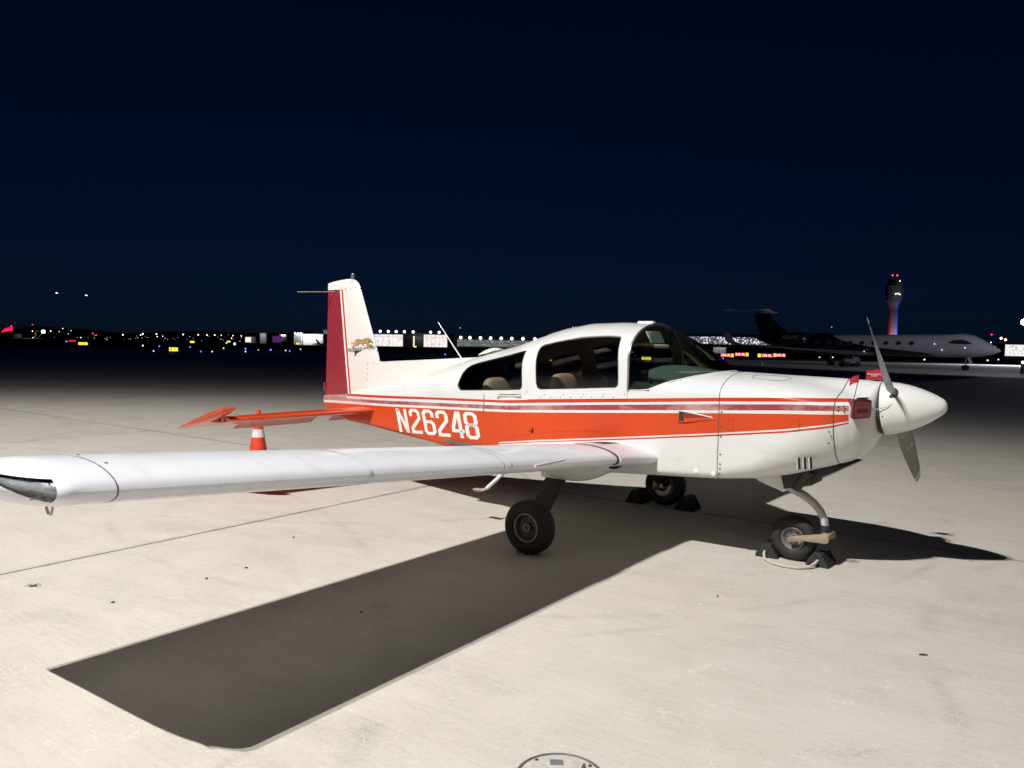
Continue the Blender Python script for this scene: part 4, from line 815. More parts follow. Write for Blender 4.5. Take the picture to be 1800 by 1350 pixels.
# oil door outline on top of the cowl
def decky(x, y):
    w_, ze, zt, hu = itp(WT, x), itp(DZE, x), itp(DZT, x), itp(DHU, x); z = ze+(zt-ze)*math.sqrt(max(0, 1-(y/w_)**2))
    if hu and abs(y) < .26: z += hu*(.5+.5*math.cos(math.pi*y/.26))
    return z
od = [(1.42, -.30), (1.40, -.22), (1.44, -.14), (1.62, -.13), (1.68, -.18), (1.66, -.28), (1.60, -.31)]
MB().tube([(x, y, decky(x, y)+.0005) for x, y in od+od[:1]], .002, 4, caps=False).build('oil_door_outline', M['seam'], cow, smooth=0)
# air scoop on the side with its recess shade painted, cabin air vent, canopy rail
sc_ = MB(); sc_.add([(.925, -.533, 1.155), (.925, -.533, 1.075), (.965, -.533, 1.075), (.965, -.533, 1.155)], [(0, 1, 2, 3)]); sc_.build('scoop_opening', M['black'], fus, smooth=0, fix=False)
rec = MB(); rec.add([(.965, -.5325, 1.152), (1.20, -.5325, 1.124), (1.10, -.5325, 1.124), (.975, -.5325, 1.108)], [(0, 1, 2, 3)]); rec.build('scoop_recess_shade', pmat('scoop_shade', (.25, .02, .012), .5), fus, smooth=0, fix=False)  # flat patch; the shade of a recess is put into its darker orange
lip = MB().loft([[(x, -.531, z0), (x, -.531-h, z0-.003), (x, -.531-h, z0-.006), (x, -.531, z0-.010)] for x, z0, h in ((.90, 1.166, .002), (.93, 1.166, .007), (1.0, 1.159, .006), (1.10, 1.146, .004), (1.20, 1.132, .001))], False); lip.build('scoop_lip', M['white'], fus, smooth=40)
lip2 = MB().loft([[(x, -.531, z0+.012), (x, -.531-h, z0+.004), (x, -.531, z0-.006)] for x, z0, h in ((.91, 1.070, .003), (.94, 1.070, .014), (1.02, 1.078, .012), (1.12, 1.10, .008), (1.22, 1.112, .002))], False); lip2.build('scoop_lip', M['orange'], fus, smooth=40)
vt = MB(); vt.add([(-.48, -.531, .92), (-.48, -.531, .86), (-.485, -.56, .89), (-.56, -.531, .90), (-.56, -.531, .885)], [(0, 2, 3), (1, 4, 2), (2, 4, 3)]); vt.build('side_vent', M['orange'], fus, smooth=0)
MB().add([(-.4795, -.531, .92), (-.4795, -.531, .86), (-.4845, -.561, .89)], [(0, 1, 2)]).build('side_vent_mouth', M['black'], fus, smooth=0, fix=False)
MB().tube([(-.905, -.506, 1.178), (-.62, -.545, 1.194)], .008, 6).build('canopy_rail', M['white'], fus, smooth=50)
MB().tube([(-.905, -.510, 1.190), (-.62, -.548, 1.206)], .0035, 6).build('canopy_rail_gap', M['seam'], fus, smooth=50)
MB().lathe((-.905, -.50, 1.178), (-.1, -1, 0), [(0, .017), (.018, .015), (.022, .0)], 12).build('rail_stop', M['white'], fus, smooth=50)
MB().box((-.55, -.5325, 1.236), (.055, .002, .03)).build('placard', M['finwhite'], fus, smooth=0)
textmesh('100', 'placard_lettering', M['inkblack'], fus, Matrix.Translation((-.55, -.5342, 1.236)) @ Matrix.Rotation(R_(90), 4, 'X'), .026)
MB().box((.93, -.5312, .792), (.075, .0015, .035)).build('placard', M['finwhite'], fus, smooth=0)
MB().tube([(x, -.5315, z) for x, z in ((-.72, .805), (-.6, .835), (-.4, .875), (-.2, .905), (0, .925), (.2, .938), (.35, .945))], .0018, 4).build('fillet_seam', M['orange'], fus, smooth=0)
textmesh('1-5', 'blade_mark', M['text'], mark_parent, mark_matrix, .06)
# ------------------------------------------------------------------ things around the aeroplane
ACM = Matrix.Translation((.901, 6.99, 0)) @ Matrix.Rotation(R_(-36.722), 4, 'Z')
def ac(x, y, z=0): return ACM @ Vector((x, y, z))
ROT = R_(-36.722)
# cowl plugs with flags
def cowl_plug(side, label):
    p0 = ac(2.212, side*.338, 1.255); e = empty('cowl_plug', p0, ROT); tag(e, label, 'cowl plug')
    pl = MB(); yaw = R_(-33 if side < 0 else 33)
    poly = []
    for (cx, cz, a0) in ((.054, .044, 0), (-.054, .046, 90), (-.060, -.056, 180), (.050, -.048, 270)):
        for t in range(0, 91, 30): a = R_(a0+t); poly.append((cx+.016*math.cos(a), cz+.016*math.sin(a)))
    pl.prism(poly, -.05, .022, ax='x'); o = pl.build('plug_foam', M['plug'], e, smooth=35); o.rotation_euler = (0, 0, -yaw if side < 0 else yaw*-1)
    o.rotation_euler = (0, 0, R_(-57) if side < 0 else R_(57)); 
    tr = MB().tube([(.0225, y, z) for y, z in poly+poly[:1]], .0045, 6, caps=False).build('plug_trim', M['dark'], o, smooth=60)
    MB().box((.0235, .0, -.014), (.003, .085, .022)).build('plug_strap', M['black'], o, smooth=0)
    textmesh('REMOVE', 'plug_lettering', M['inkblack'], o, Matrix.Translation((.0242, 0, .022)) @ Matrix.Rotation(R_(90), 4, 'Z') @ Matrix.Rotation(R_(90), 4, 'X'), .022)
    return e
pg = cowl_plug(-1, 'red foam cowl plug with black trim in the near air inlet')
for _c in list(pg.children):
    _c.rotation_euler = (0, 0, R_(-40))
MB().tube([(-.035, -.055, .06), (-.02, -.055, .13), (-.004, -.055, .235)], .0028, 6).build('flag_wire', M['dark'], pg, smooth=60)
fl = MB().loft([[(-.012+a*.0-.0, -.05+0, .245-.0)] for a in (0,)], False) if False else MB()
fl.loft([[(-.004-.058*t, -.055-.015*math.sin(t*2.4), z0+.008*math.sin(t*3)-.03*t) for t in frange(0, 1, 6)] for z0 in (.185, .235)], False)
flg = fl.build('flag', M['redflag'], pg, smooth=60); solidify_cut(flg, .0015, [])
pg2 = cowl_plug(1, 'second red cowl plug on the far side, only its flag showing past the propeller')
for _c in list(pg2.children):
    _c.rotation_euler = (0, 0, R_(33))
MB().tube([(-.0, .03, .07), (.0, .03, .25)], .0028, 6).build('flag_wire', M['dark'], pg2, smooth=60)
f2 = MB().loft([[(.004-.12*t, .03+.01*math.sin(t*4), z0+.004*math.sin(t*5)) for t in frange(0, 1, 6)] for z0 in (.178, .258)], False).build('flag', M['redflag'], pg2, smooth=60); solidify_cut(f2, .0015, [])
fr = finframe
textmesh('REMOVE BEFORE\nFLIGHT', 'flag_lettering', M['text'], pg2, Matrix.Translation((-.056, .016, .219)) @ Matrix.Rotation(R_(90), 4, 'X'), .0135)
cord = MB().tube([ac(*q) for q in ((2.265, -.27, 1.235), (2.31, -.215, 1.25), (2.36, -.20, 1.265), (2.395, -.176, 1.295), (2.41, -.165, 1.30), (2.43, -.12, 1.35), (2.425, -.08, 1.40), (2.41, .0, 1.43), (2.35, .12, 1.40), (2.29, .27, 1.25))], .003, 6).build('plug_cord', M['rope'], smooth=60)
tag(cord, 'thin white cord tied round the propeller hub between the cowl plugs', 'cord')
# wheel chocks
def chock_mesh(L, W, Hh):
    prof = [(-W/2, 0), (W/2, 0), (W/2, .02), (W*.16, Hh), (-W*.16, Hh), (-W/2, .02)]
    m = MB().prism(prof, -L/2, L/2)
    for i in range(4):
        t = (i+.5)/4
        for s_ in (-1, 1): x = s_*(W/2+(W*.16-W/2)*t); z = .02+(Hh-.02)*t; m.box((x*1.01, 0, z), (.010, L*.94, .007))
    return m
def chock_pair(name, pos, rots, label, rope, L=.17, W=.13, Hh=.095):
    c0 = Vector(((pos[0].x+pos[1].x)/2, (pos[0].y+pos[1].y)/2, 0)); e = empty(name, c0, 0); tag(e, label, 'wheel chocks')
    for q, r_ in zip(pos, rots):
        o = chock_mesh(L, W, Hh).build('chock', M['black'], e, smooth=25, bevel=.004, bseg=1); o.location = q-c0; o.rotation_euler = (0, 0, r_)
        for s_ in (-1, 1):
            w_ = MB().lathe((0, s_*(L/2+.001), Hh*.5), (0, s_, 0), [(0, .016), (.006, .014)], 10).build('rope_hole', M['dark'], o, smooth=30)
    if rope: MB().tube([q-c0 for q in rope], .011, 8).build('rope', M['rope'], e, smooth=60)
    return e
fA, fB = ac(1.905, .0, 0), ac(1.50, .0, 0)
rp = [ac(1.50, -.09, .055), ac(1.50, -.125, .04), ac(1.53, -.19, .014), ac(1.60, -.255, .012), ac(1.70, -.285, .012), ac(1.80, -.27, .012), ac(1.87, -.20, .014), ac(1.90, -.135, .04), ac(1.905, -.09, .055)]
chock_pair('wheel_chocks', (fA, fB), (ROT-.08, ROT+.1), 'black rubber chocks joined by pale rope at the nose wheel', rp, L=.20, W=.17, Hh=.105)
chock_pair('wheel_chocks', (ac(.27, 1.20), ac(-.29, 1.20)), (ROT, ROT), 'black wedge chocks in shadow at the far main wheel', None, L=.22, W=.20, Hh=.14)
# traffic cone behind the wing
def cone_thing(loc, h, label, mat):
    e = empty('traffic_cone', loc); tag(e, label, 'traffic cone')
    MB().box((0, 0, .018), (h*.52, h*.52, .036)).build('base', M['black'], e, smooth=30, bevel=.01)
    rb, rt = h*.195, h*.035
    f = lambda t: rb+(rt-rb)*t
    MB().lathe((0, 0, .034), (0, 0, 1), [(0, rb*1.08), (.02, rb)]+[(h*t, f(t)) for t in (.1, .3, .5, .7, .9, .98)]+[(h*.985, 0)], 28).build('cone_body', mat, e, smooth=40)
    for a, b_ in ((.46, .61), (.76, .86)): MB().lathe((0, 0, .034), (0, 0, 1), [(h*a, f(a)+.003), (h*b_, f(b_)+.003)], 28).build('reflective_band', pmat('reflective_band', (.72, .68, .66), .35), e, smooth=40)
    return e
cone_m = pmat('cone_orange', (.70, .055, .025), .45, var=.15, vscale=12)
ct = ground_at(454, 722, D=10.2); cone_thing((ct.x, ct.y, 0), .70, 'orange traffic cone with white band standing behind the wing', cone_m)
# drain or tie-down cover let into the concrete at the bottom edge
dc = empty('tie_down_cover', (.215, 2.845, 0)); tag(dc, 'round grey metal tie-down cover set in the concrete at the bottom edge', 'ground cover')
MB().lathe((0, 0, 0), (0, 0, 1), [(-.004, .176), (.004, .175), (.005, .166), (.003, .163), (-.002, .163)], 48).build('rim_ring', pmat('cover_ring', (.16, .155, .16), .55, metal=.4, var=.3, vscale=30, bump=.3), dc, smooth=40)
MB().lathe((0, 0, 0), (0, 0, 1), [(-.003, .163), (.003, .161), (.003, 0)], 48).build('lid', pmat('cover_lid', (.50, .475, .43), .8, var=.35, vscale=35, bump=.5, bscale=80), dc, smooth=40)
MB().box((-.01, .10, .006), (.05, .03, .006)).build('lift_slot', pmat('slot_metal', (.3, .33, .37), .4, metal=.5), dc, smooth=0)
MB().tube([(.06, .0, .005), (.09, .05, .012), (.10, .09, .005)], .006, 6).build('lift_handle', M['metal'], dc, smooth=50)
for a in (.6, 2.2, 3.7, 5.2): MB().lathe((.148*math.cos(a), .148*math.sin(a), .003), (0, 0, 1), [(0, .008), (.003, .007)], 8).build('bolt', M['rivet'], dc, smooth=30)
# scraps on the ground
leafm = pmat('dry_scrap', (.07, .065, .055), .8, var=.3)
def scrap(px, py, sx, sy, rz, label, nm='leaf_scrap', cat='leaf'):
    q = ground_at(px, py, .0); m = MB(); n_ = 9; sx *= .8; sy *= .75
    pts = [(sx*math.cos(2*math.pi*i/n_)*random.uniform(.65, 1), sy*math.sin(2*math.pi*i/n_)*random.uniform(.65, 1), .004+random.uniform(0, .006)) for i in range(n_)]
    m.add(pts+[(0, 0, .012)]+[(x, y, .0012) for x, y, z in pts], [(i, (i+1) % n_, n_) for i in range(n_)]+[((i+1) % n_, i, n_+1+i, n_+1+(i+1) % n_) for i in range(n_)])
    o = m.build(nm, leafm, smooth=0); o.location = (q.x, q.y, 0); o.rotation_euler = (0, 0, rz); tag(o, label, cat, 'scraps on the concrete'); return o
bug = scrap(58, 1031, .035, .014, .4, 'crumpled dark dead insect on the concrete below the wing tip', 'dead_insect', 'insect')
for a in (-.9, -.3, .5, 2.4, 3.0): MB().tube([(0, 0, .008), (.03*math.cos(a), .03*math.sin(a), .014), (.05*math.cos(a), .045*math.sin(a), .002)], .0015, 4).build('insect_leg', leafm, bug, smooth=0)
scrap(198, 1060, .016, .008, .2, 'small dark leaf scrap on the concrete left of the wing shadow, nearest the insect')
scrap(363, 1018, .013, .007, .9, 'tiny dark scrap on concrete between the insect and the pale-stemmed scrap')
scrap(433, 999, .018, .008, .1, 'dark leaf scrap on concrete just above the middle of the wing shadow')
scrap(516, 945, .016, .006, 0, 'dark flake on the concrete close below the joint line under the wing')
scrap(635, 1077, .012, .006, 0, 'dark speck inside the wing shadow', )
scrap(1622, 1152, .035, .008, -.1, 'long dark scrap on the open concrete at lower right')
scrap(1261, 1049, .010, .006, .3, 'small dark pellet on the concrete below the nose wheel chocks')
# flood mast (stands just outside the photograph, behind and left of the viewer)
mast = empty('floodlight_mast', (FLOOD.x-.9, FLOOD.y-1.1, 0)); tag(mast, 'tall grey apron floodlight mast standing left of the viewer, outside the picture', 'light mast')
gal = pmat('galvanised_steel', (.35, .36, .37), .5, metal=.6)
MB().lathe((0, 0, 0), (0, 0, 1), [(0, .30), (.03, .30), (.03, .16), (15.1, .09), (15.1, 0)], 20).build('pole', gal, mast, smooth=40)
MB().tube([(0, 0, 14.9), (.5, .6, 15.2), (.86, 1.05, 15.2)], .05, 10).build('arm', gal, mast, smooth=50)
MB().box((.88, 1.08, 15.24), (.75, .40, .10), rz=R_(40)).build('lamp_head', gal, mast, smooth=30, bevel=.02)
dirv = Vector((math.cos(ROT), math.sin(ROT), 0))
for s_ in (-1, 1): flood_module(FLOOD+dirv*(.21*s_), FLOOD_POWER)
# ------------------------------------------------------------------ the airfield beyond
def P3(px, py, D): return ground_at(px, py, D=D)
def yaw_to_cam(v): return math.atan2(v.y, v.x)-math.pi/2       # a front facing -y turned to face the viewer
E_ = {'white': emat('lamp_white', (1.0, .95, .86), 3.5), 'warm': emat('lamp_warm', (1.0, .78, .45), 4), 'blue': emat('taxi_light_blue', (.10, .16, 1.0), 3), 'ice': emat('lamp_ice', (.75, .85, 1.0), 2.0),
      'red': emat('lamp_red', (1.0, .04, .08), 4), 'yellow': emat('sign_yellow', (1.0, .78, .03), 1.4), 'redsign': emat('sign_red', (.95, .02, .05), .95), 'signwhite': emat('sign_letters', (1, .95, .9), 1.6),
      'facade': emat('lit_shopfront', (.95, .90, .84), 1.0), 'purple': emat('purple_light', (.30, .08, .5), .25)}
wallg = pmat('far_wall_grey', (.22, .22, .24), .8); wallw = pmat('far_wall_white', (.75, .75, .76), .7); dkwall = pmat('far_wall_dark', (.07, .07, .075), .85); roofm = pmat('far_roof', (.10, .10, .11), .7)
# ridge of land against the sky
rd = MB(); top = []
for i in range(61):
    px = -300+40*i; a = ground_at(px, 640, D=2600); h = 14+10*math.sin(i*.35)+7*math.sin(i*.83+1)+(14 if 8 < i < 22 else 0); top.append((a.x, 2600, h))
rd.loft([[(x, y-60, -5) for x, y, z in top], top, [(x, y+400, z*.8) for x, y, z in top]], False); tag(rd.build('hills', pmat('dark_ridge', (.02, .022, .02), .95), smooth=60), kind='structure')
def lamp_ball(mb, c_, r): mb.lathe(c_, (0, 0, 1), [(-r, 0), (-r*.7, r*.7), (0, r), (r*.7, r*.7), (r, 0)], 8)
# guidance signs
def airfield_sign(px, py, wpx, hpx, label, kind, text=None, loc=None):
    g_ = ground_at(px, py+hpx*.5+3.0, 0); D = g_.y; k_ = D/1341.; W, Hh = wpx*k_, hpx*k_; e = empty('airfield_sign', (g_.x, g_.y, 0), yaw_to_cam(g_)); tag(e, label, 'sign', 'lit airfield signs')
    z0 = 3.0*k_
    MB().box((0, .06, z0+Hh/2), (W+.06, .12, Hh+.06)).build('sign_box', M['dark'], e, smooth=0)
    MB().box((0, -.008, z0+Hh/2), (W, .012, Hh)).build('sign_face', E_['redsign'] if kind == 'red' else E_['yellow'], e, smooth=0)
    for s_ in (-1, 1): MB().box((s_*W*.35, .06, z0/2-.01), (.08, .08, z0)).build('leg', M['dark'], e, smooth=0)
    if loc:
        MB().box((loc*W*.40, -.018, z0+Hh/2), (W*.2, .012, Hh)).build('location_panel', E_['yellow'], e, smooth=0)
        textmesh('C' if loc < 0 else 'D', 'location_letter', M['inkblack'], e, Matrix.Translation((loc*W*.40, -.026, z0+Hh/2)) @ Matrix.Rotation(R_(90), 4, 'X'), Hh*.95)
    if text: textmesh(text, 'sign_text', E_['signwhite'] if kind == 'red' else M['inkblack'], e, Matrix.Translation((-(loc or 0)*W*.1, -.024, z0+Hh/2)) @ Matrix.Rotation(R_(90), 4, 'X'), Hh*.92)
airfield_sign(1278, 624.5, 22, 6, 'red runway sign nearest the windshield base, yellow panel on its right', 'red', '26R-8L', 1)
airfield_sign(1303.5, 623, 23, 6, 'red runway sign with yellow panel on its right, second from windshield', 'red', '26R-8L', 1)
airfield_sign(1345, 625, 25, 6, 'red runway sign with yellow C panel on its left, third from windshield', 'red', '26R-8L', -1)
airfield_sign(1370, 624.5, 20, 6, 'red runway sign under the jet tail, rightmost of the four', 'red', '26R-8L', -1)
airfield_sign(305, 614, 14, 6.5, 'largest yellow taxiway sign standing alone left of the tail tip', 'yellow', 'B  C')
airfield_sign(146, 604, 14, 4.5, 'low yellow taxiway sign at the far left', 'yellow', 'A B')
airfield_sign(338, 601, 7, 3.2, 'small far yellow sign above the largest one', 'yellow')
airfield_sign(402, 600.5, 5.5, 2.6, 'small far yellow sign left of the lone white block', 'yellow')
airfield_sign(523.5, 604, 6, 3, 'small yellow sign below the lit hangar', 'yellow')
airfield_sign(730, 609.5, 4, 2.2, 'tiny yellow sign below the pale pillar behind the antenna', 'yellow')
airfield_sign(965, 632, 10, 4, 'yellow sign seen through the canopy side window', 'yellow')
airfield_sign(1136, 630, 16, 5, 'yellow sign seen through the windshield', 'yellow', 'B5 D')
airfield_sign(127, 599, 10, 2.6, 'thin red far sign above the low yellow one', 'red')
# taxiway lights
def taxi_light(px, py, m, r_, label):
    g_ = ground_at(px, py, .34); e = empty('taxiway_light', (g_.x, g_.y, 0)); tag(e, label, 'taxiway light', 'taxiway edge lights'); k_ = max(.045, r_*g_.y/1341.)
    MB().lathe((0, 0, 0), (0, 0, 1), [(0, .12), (.02, .12), (.03, .03), (.30, .03), (.30, 0)], 8).build('stem', M['dark'], e, smooth=30)
    b_ = MB(); lamp_ball(b_, (0, 0, .34), k_); b_.build('lens', E_[m], e, smooth=60)
TL = [(117, 600, 'blue', 1.3), (280, 608.5, 'blue', 1.2), (270, 617, 'ice', 1.2), (334, 610, 'blue', 1.2), (353, 618, 'blue', 1.2), (373, 618, 'ice', 1.2), (393, 612, 'ice', 1.1), (431.5, 613, 'blue', 1.5), (431.5, 618, 'ice', 1.2), (476, 615, 'blue', 1.6), (454, 615, 'ice', .8), (502, 616, 'ice', 1.1), (509, 617, 'blue', 1.2), (528, 614, 'ice', 1.0), (782.6, 623, 'blue', 1.3), (854, 624, 'ice', .9), (251, 607.5, 'ice', 1.4), (1271, 630, 'blue', 1.2), (412.5, 604.5, 'white', 2.0), (398, 603, 'ice', 1.1), (1440.5, 628, 'ice', 1.1), (1464, 628, 'ice', 1.1), (1625, 632, 'white', 1.2), (1736, 633.5, 'warm', 1.2), (1755, 632, 'ice', 1.2)]
TLL = ['blue taxiway light below the thin red far sign', 'blue taxiway light just left of and above the largest yellow sign', 'cool-white taxiway light left of the largest yellow sign, lower than the blue one', 'blue taxiway light below the small far yellow sign', 'blue taxiway light, left of a close level pair', 'cool-white taxiway light, right of a close level pair', 'cool-white taxiway light below the second small far yellow sign', 'blue taxiway light, upper of a vertical pair', 'cool-white taxiway light, lower of a vertical pair', 'lone blue taxiway light right of the vertical pair', 'faint cool-white taxiway light just right of the vertical pair', 'cool-white taxiway light left of a touching pair', 'blue taxiway light right of a touching pair', 'cool-white taxiway light nearest the maroon rudder', 'blue taxiway light in the dark below the whip antenna', 'faint cool-white taxiway light above the rear cabin window', 'cool-white taxiway light far left of the largest yellow sign', 'blue taxiway light below the first red runway sign', 'bright white light low on the field below the small sheds', 'cool-white light beside the bright white one on the field', 'cool-white light under the jet tail, left one', 'cool-white light under the jet tail, right one', 'white light under the jet belly', 'amber light under the jet nose', 'cool-white light ahead of the jet nose wheel']
for (x, y, m, r_), lb_ in zip(TL, TLL): taxi_light(x, y, m, r_, lb_)
# distant town and airport lamps: a mass of far points
random.seed(11); cl = {'white': MB(), 'warm': MB(), 'ice': MB(), 'red': MB()}
pts = [(110, 577.5, 'white', 1.2), (89, 582, 'warm', 1.5), (125, 581, 'white', .9), (104, 583, 'white', .9), (142, 593.5, 'white', 1.2), (120, 587, 'white', .8), (163, 586, 'red', 1.6), (169, 589, 'red', 1.5), (216, 588.5, 'warm', 1.8), (251, 587, 'white', 2.0), (247, 589, 'white', 1.6), (275, 587, 'white', 1.8), (276.5, 591.5, 'white', 1.4), (286, 591, 'white', 1.2), (322, 588, 'white', 1.8), (348.5, 588.5, 'warm', 1.8), (364, 589, 'warm', 1.7), (377.5, 589, 'warm', 1.8), (389, 589.5, 'white', 1.2), (409.5, 590, 'warm', 1.4), (424, 590.5, 'ice', 1.8), (407, 594.5, 'warm', 1.3), (57, 570.5, 'red', 1.3), (20, 573.5, 'red', 1.8), (57, 582, 'warm', 1.3), (58, 594, 'warm', 2.0), (424.5, 594, 'red', 1.0), (482, 601, 'red', 1.3), (485, 600, 'warm', 1.5), (484, 605, 'ice', 1.2), (505, 604.5, 'white', 1.0), (547, 604.5, 'warm', 1.0), (556, 605, 'warm', 1.0), (533, 604.5, 'white', .8), (574, 606, 'white', 1.0), (1462, 575, 'red', 1.5), (1743, 588, 'red', 2.0), (1742, 602, 'white', 1.5), (1742, 607, 'white', 1.2), (1012, 575, 'red', 1.0), (1007, 575, 'white', .8), (1308.5, 604, 'red', 2.0), (493, 589, 'red', 2.0), (809, 576, 'white', .8), (1048, 287, 'white', .5), (823, 474, 'white', .55)]
pts = [q for q in pts if q[1] > 480]
for _ in range(55): pts.append((random.choice([random.uniform(85, 440), random.uniform(150, 330)]), random.gauss(596.5, 4), random.choice(['white', 'warm', 'ice', 'ice']), random.uniform(.35, .65)))
for _ in range(26): pts.append((random.uniform(40, 120), random.gauss(599.5, .8), random.choice(['ice', 'ice', 'white']), random.uniform(.5, .9)))
for _ in range(60): pts.append((random.uniform(1280, 1370), random.uniform(607, 619), random.choice(['white', 'white', 'ice', 'warm']), random.uniform(.5, 1.3)))
for _ in range(12): pts.append((random.uniform(1752, 1785), random.uniform(622, 627), 'ice', random.uniform(.4, .8)))
for x, y, m, r_ in pts:
    D = random.uniform(480, 640); q = P3(x, y, D); lamp_ball(cl[m], q, r_*.6*D/1341.)
root = empty('distant_lights', (0, 560, 0)); tag(root, 'scatter of tiny distant lamps along the dark horizon', 'lights', kind='stuff')
for m, b_ in cl.items():
    o = b_.build('lamp_points', E_[m], root, smooth=0, fix=False); o.location = (0, -560, 0); o['kind'] = 'stuff'
# ---- lit buildings
def bldg(name, x0, x1, ytop, ybot, D, depth, label, wall, cat='building'):
    """box building whose front spans x0..x1; stands on the ground"""
    a, b_ = P3(x0, ybot, D), P3(x1, ybot, D); zt = P3((x0+x1)/2, ytop, D).z; c_ = (a+b_)/2; W = (b_-a).length
    e = empty(name, (c_.x, c_.y, 0), 0); tag(e, label, cat); MB().box((0, depth/2, zt/2-.1), (W, depth, zt+.2)).build('wall', wall, e, smooth=0)
    MB().box((0, depth/2, zt+.12), (W+.5, depth+.5, .25)).build('roof', roofm, e, smooth=0); return e, W, zt
def front(e, x, z, w, h, mat, nm, y=-.12, d=.2): return MB().box((x, y, z), (w, d, h)).build(nm, mat, e, smooth=0)
def roof_lamps(e, xs, z, r_, mat, nm='roof_lamp'):
    for x in xs:
        b_ = MB(); lamp_ball(b_, (x, -.6, z), r_); b_.build(nm, mat, e, smooth=60); MB().box((x, -.3, z-.5), (.12, .12, 1.0)).build('lamp_post', M['dark'], e, smooth=0)
def wash(e, xs, z, power, zt, reach=2.6):
    """wall-wash floods: the lamps seen along the eaves light the wall below them"""
    for x in xs:
        l = bpy.data.lights.new('wall_flood', 'AREA'); l.energy = power; l.shape = 'RECTANGLE'; l.size = 3.0; l.size_y = .4
        o = bpy.data.objects.new('wall_flood', l); COL.objects.link(o); o.parent = e; o.location = (x, -reach, z); d = Vector((0, reach, zt*.45-z)); o.rotation_euler = d.to_track_quat('-Z', 'Z').to_euler()
def ctr(px, D, e): return P3(px, 600, D).x-e.location.x
D1 = 330
# white maintenance hangar with an airliner tail showing in its door
e, W, zt = bldg('hangar', 517, 568, 587.5, 601, D1, 40, 'white lit hangar left of the fin with a dark airliner tail in front', wallw)
wash(e, [-3.5, 0, 3.5], zt+1.0, 330, zt); roof_lamps(e, [ctr(p_, D1, e) for p_ in (519.5, 525, 530)], zt+.3, .38, E_['white'])
front(e, ctr(532, D1, e), zt*.45, .25, zt*.9, dkwall, 'door_edge'); front(e, ctr(524, D1, e), zt*.5, 2.6, zt*.8, wallg, 'door_leaf')
tailm = pmat('far_tail_red', (.45, .05, .06), .5); tailb = pmat('far_tail_blue', (.03, .05, .16), .5)
q = P3(560, 601, D1-8); ft = empty('parked_airliner', (q.x, q.y, 0)); tag(ft, 'far airliner tail, red and dark blue, before the white hangar', 'airliner')
MB().prism([(-1.3, 2.6), (-.9, 2.6), (.9, .6), (1.6, .2), (-.4, .2)], -.1, .1).build('tail_fin', tailb, ft, smooth=0)
MB().prism([(-1.32, 2.62), (-.88, 2.62), (-.3, 1.9), (-1.0, 1.7)], -.13, .13).build('tail_tip', tailm, ft, smooth=0)
MB().tube([(-3, 0, .35), (0, 0, .45), (4.5, 0, .45), (5.2, 0, .40)], [.1, .42, .42, .1], 10).build('fuselage', wallw, ft, smooth=50)
e, W, zt = bldg('service_building', 468, 505, 590, 597.5, 400, 30, 'low purple lit building with red lamp, left of the white hangar', dkwall)
front(e, ctr(487, 400, e), zt*.55, 4.5, zt*.8, E_['purple'], 'purple_panel'); front(e, ctr(499, 400, e), zt*.5, 2.2, zt*.6, wallw, 'pale_door'); roof_lamps(e, [ctr(497, 400, e), ctr(501, 400, e)], zt+.2, .5, E_['white'])
e, W, zt = bldg('utility_block', 457, 468, 586, 597, 420, 12, 'plain grey block standing between low buildings on the horizon', pmat('grey_block', (.5, .47, .5), .8)); wash(e, [0], zt+2, 220, zt, 4)
e, W, zt = bldg('lit_shed', 431, 441.5, 591.5, 597.5, 420, 8, 'small bright cream shed on the horizon left of the grey block', wallw); front(e, 0, zt*.5, W*.92, zt*.75, E_['facade'], 'lit_front')
e, W, zt = bldg('stair_tower', 568.5, 578, 580.5, 603, 345, 10, 'narrow grey tower half hidden behind the maroon rudder', wallg); wash(e, [0], zt+2, 120, zt, 4)
# cargo building with bright open bays
D2 = 300
e, W, zt = bldg('cargo_building', 640, 790, 587, 610, D2, 40, 'long dark cargo building with two bright open bays behind the fin', dkwall)
def baymat(nm, seed, tint):
    m, n, k, b = newmat(nm); ge = n.new('ShaderNodeTexCoord'); t = n.new('ShaderNodeTexNoise'); t.inputs['Scale'].default_value = 1.3; t.inputs['Detail'].default_value = 6; mp = n.new('ShaderNodeMapping'); mp.inputs['Location'].default_value = (seed, 0, seed); mp.inputs['Scale'].default_value = (1, 1, .8)
    k.new(ge.outputs['Object'], mp.inputs[0]); k.new(mp.outputs[0], t.inputs['Vector']); r = n.new('ShaderNodeValToRGB'); r.color_ramp.elements[0].position = .36; r.color_ramp.elements[0].color = (*tint, 1); r.color_ramp.elements[1].position = .50; r.color_ramp.elements[1].color = (1, .96, .92, 1)
    k.new(t.outputs['Fac'], r.inputs[0]); k.new(r.outputs[0], b.inputs['Emission Color']); b.inputs['Emission Strength'].default_value = 1.0; b.inputs['Base Color'].default_value = (.1, .1, .1, 1); m.cycles.emission_sampling = 'NONE'; return m
for x0, x1, y0, y1, sd in ((656, 708, 588, 608.5, 3.1), (745, 786, 588.5, 610, 8.2)):
    a, b_ = ctr(x0, D2, e), ctr(x1, D2, e); z0, z1 = max(.1, P3((x0+x1)/2, y1, D2).z), P3((x0+x1)/2, y0, D2).z
    front(e, (a+b_)/2, (z0+z1)/2, b_-a, z1-z0, baymat('lit_bay', sd, (.80, .62, .60)), 'lit_bay')
    for i in range(1, 6): front(e, a+(b_-a)*i/6, (z0+z1)/2, .05, z1-z0, pmat('bay_mullion', (.5, .35, .33), .6), 'mullion', -.24, .04)
    front(e, (a+b_)/2, z0+(z1-z0)*.8, b_-a, .08, wallg, 'transom', -.24, .04)
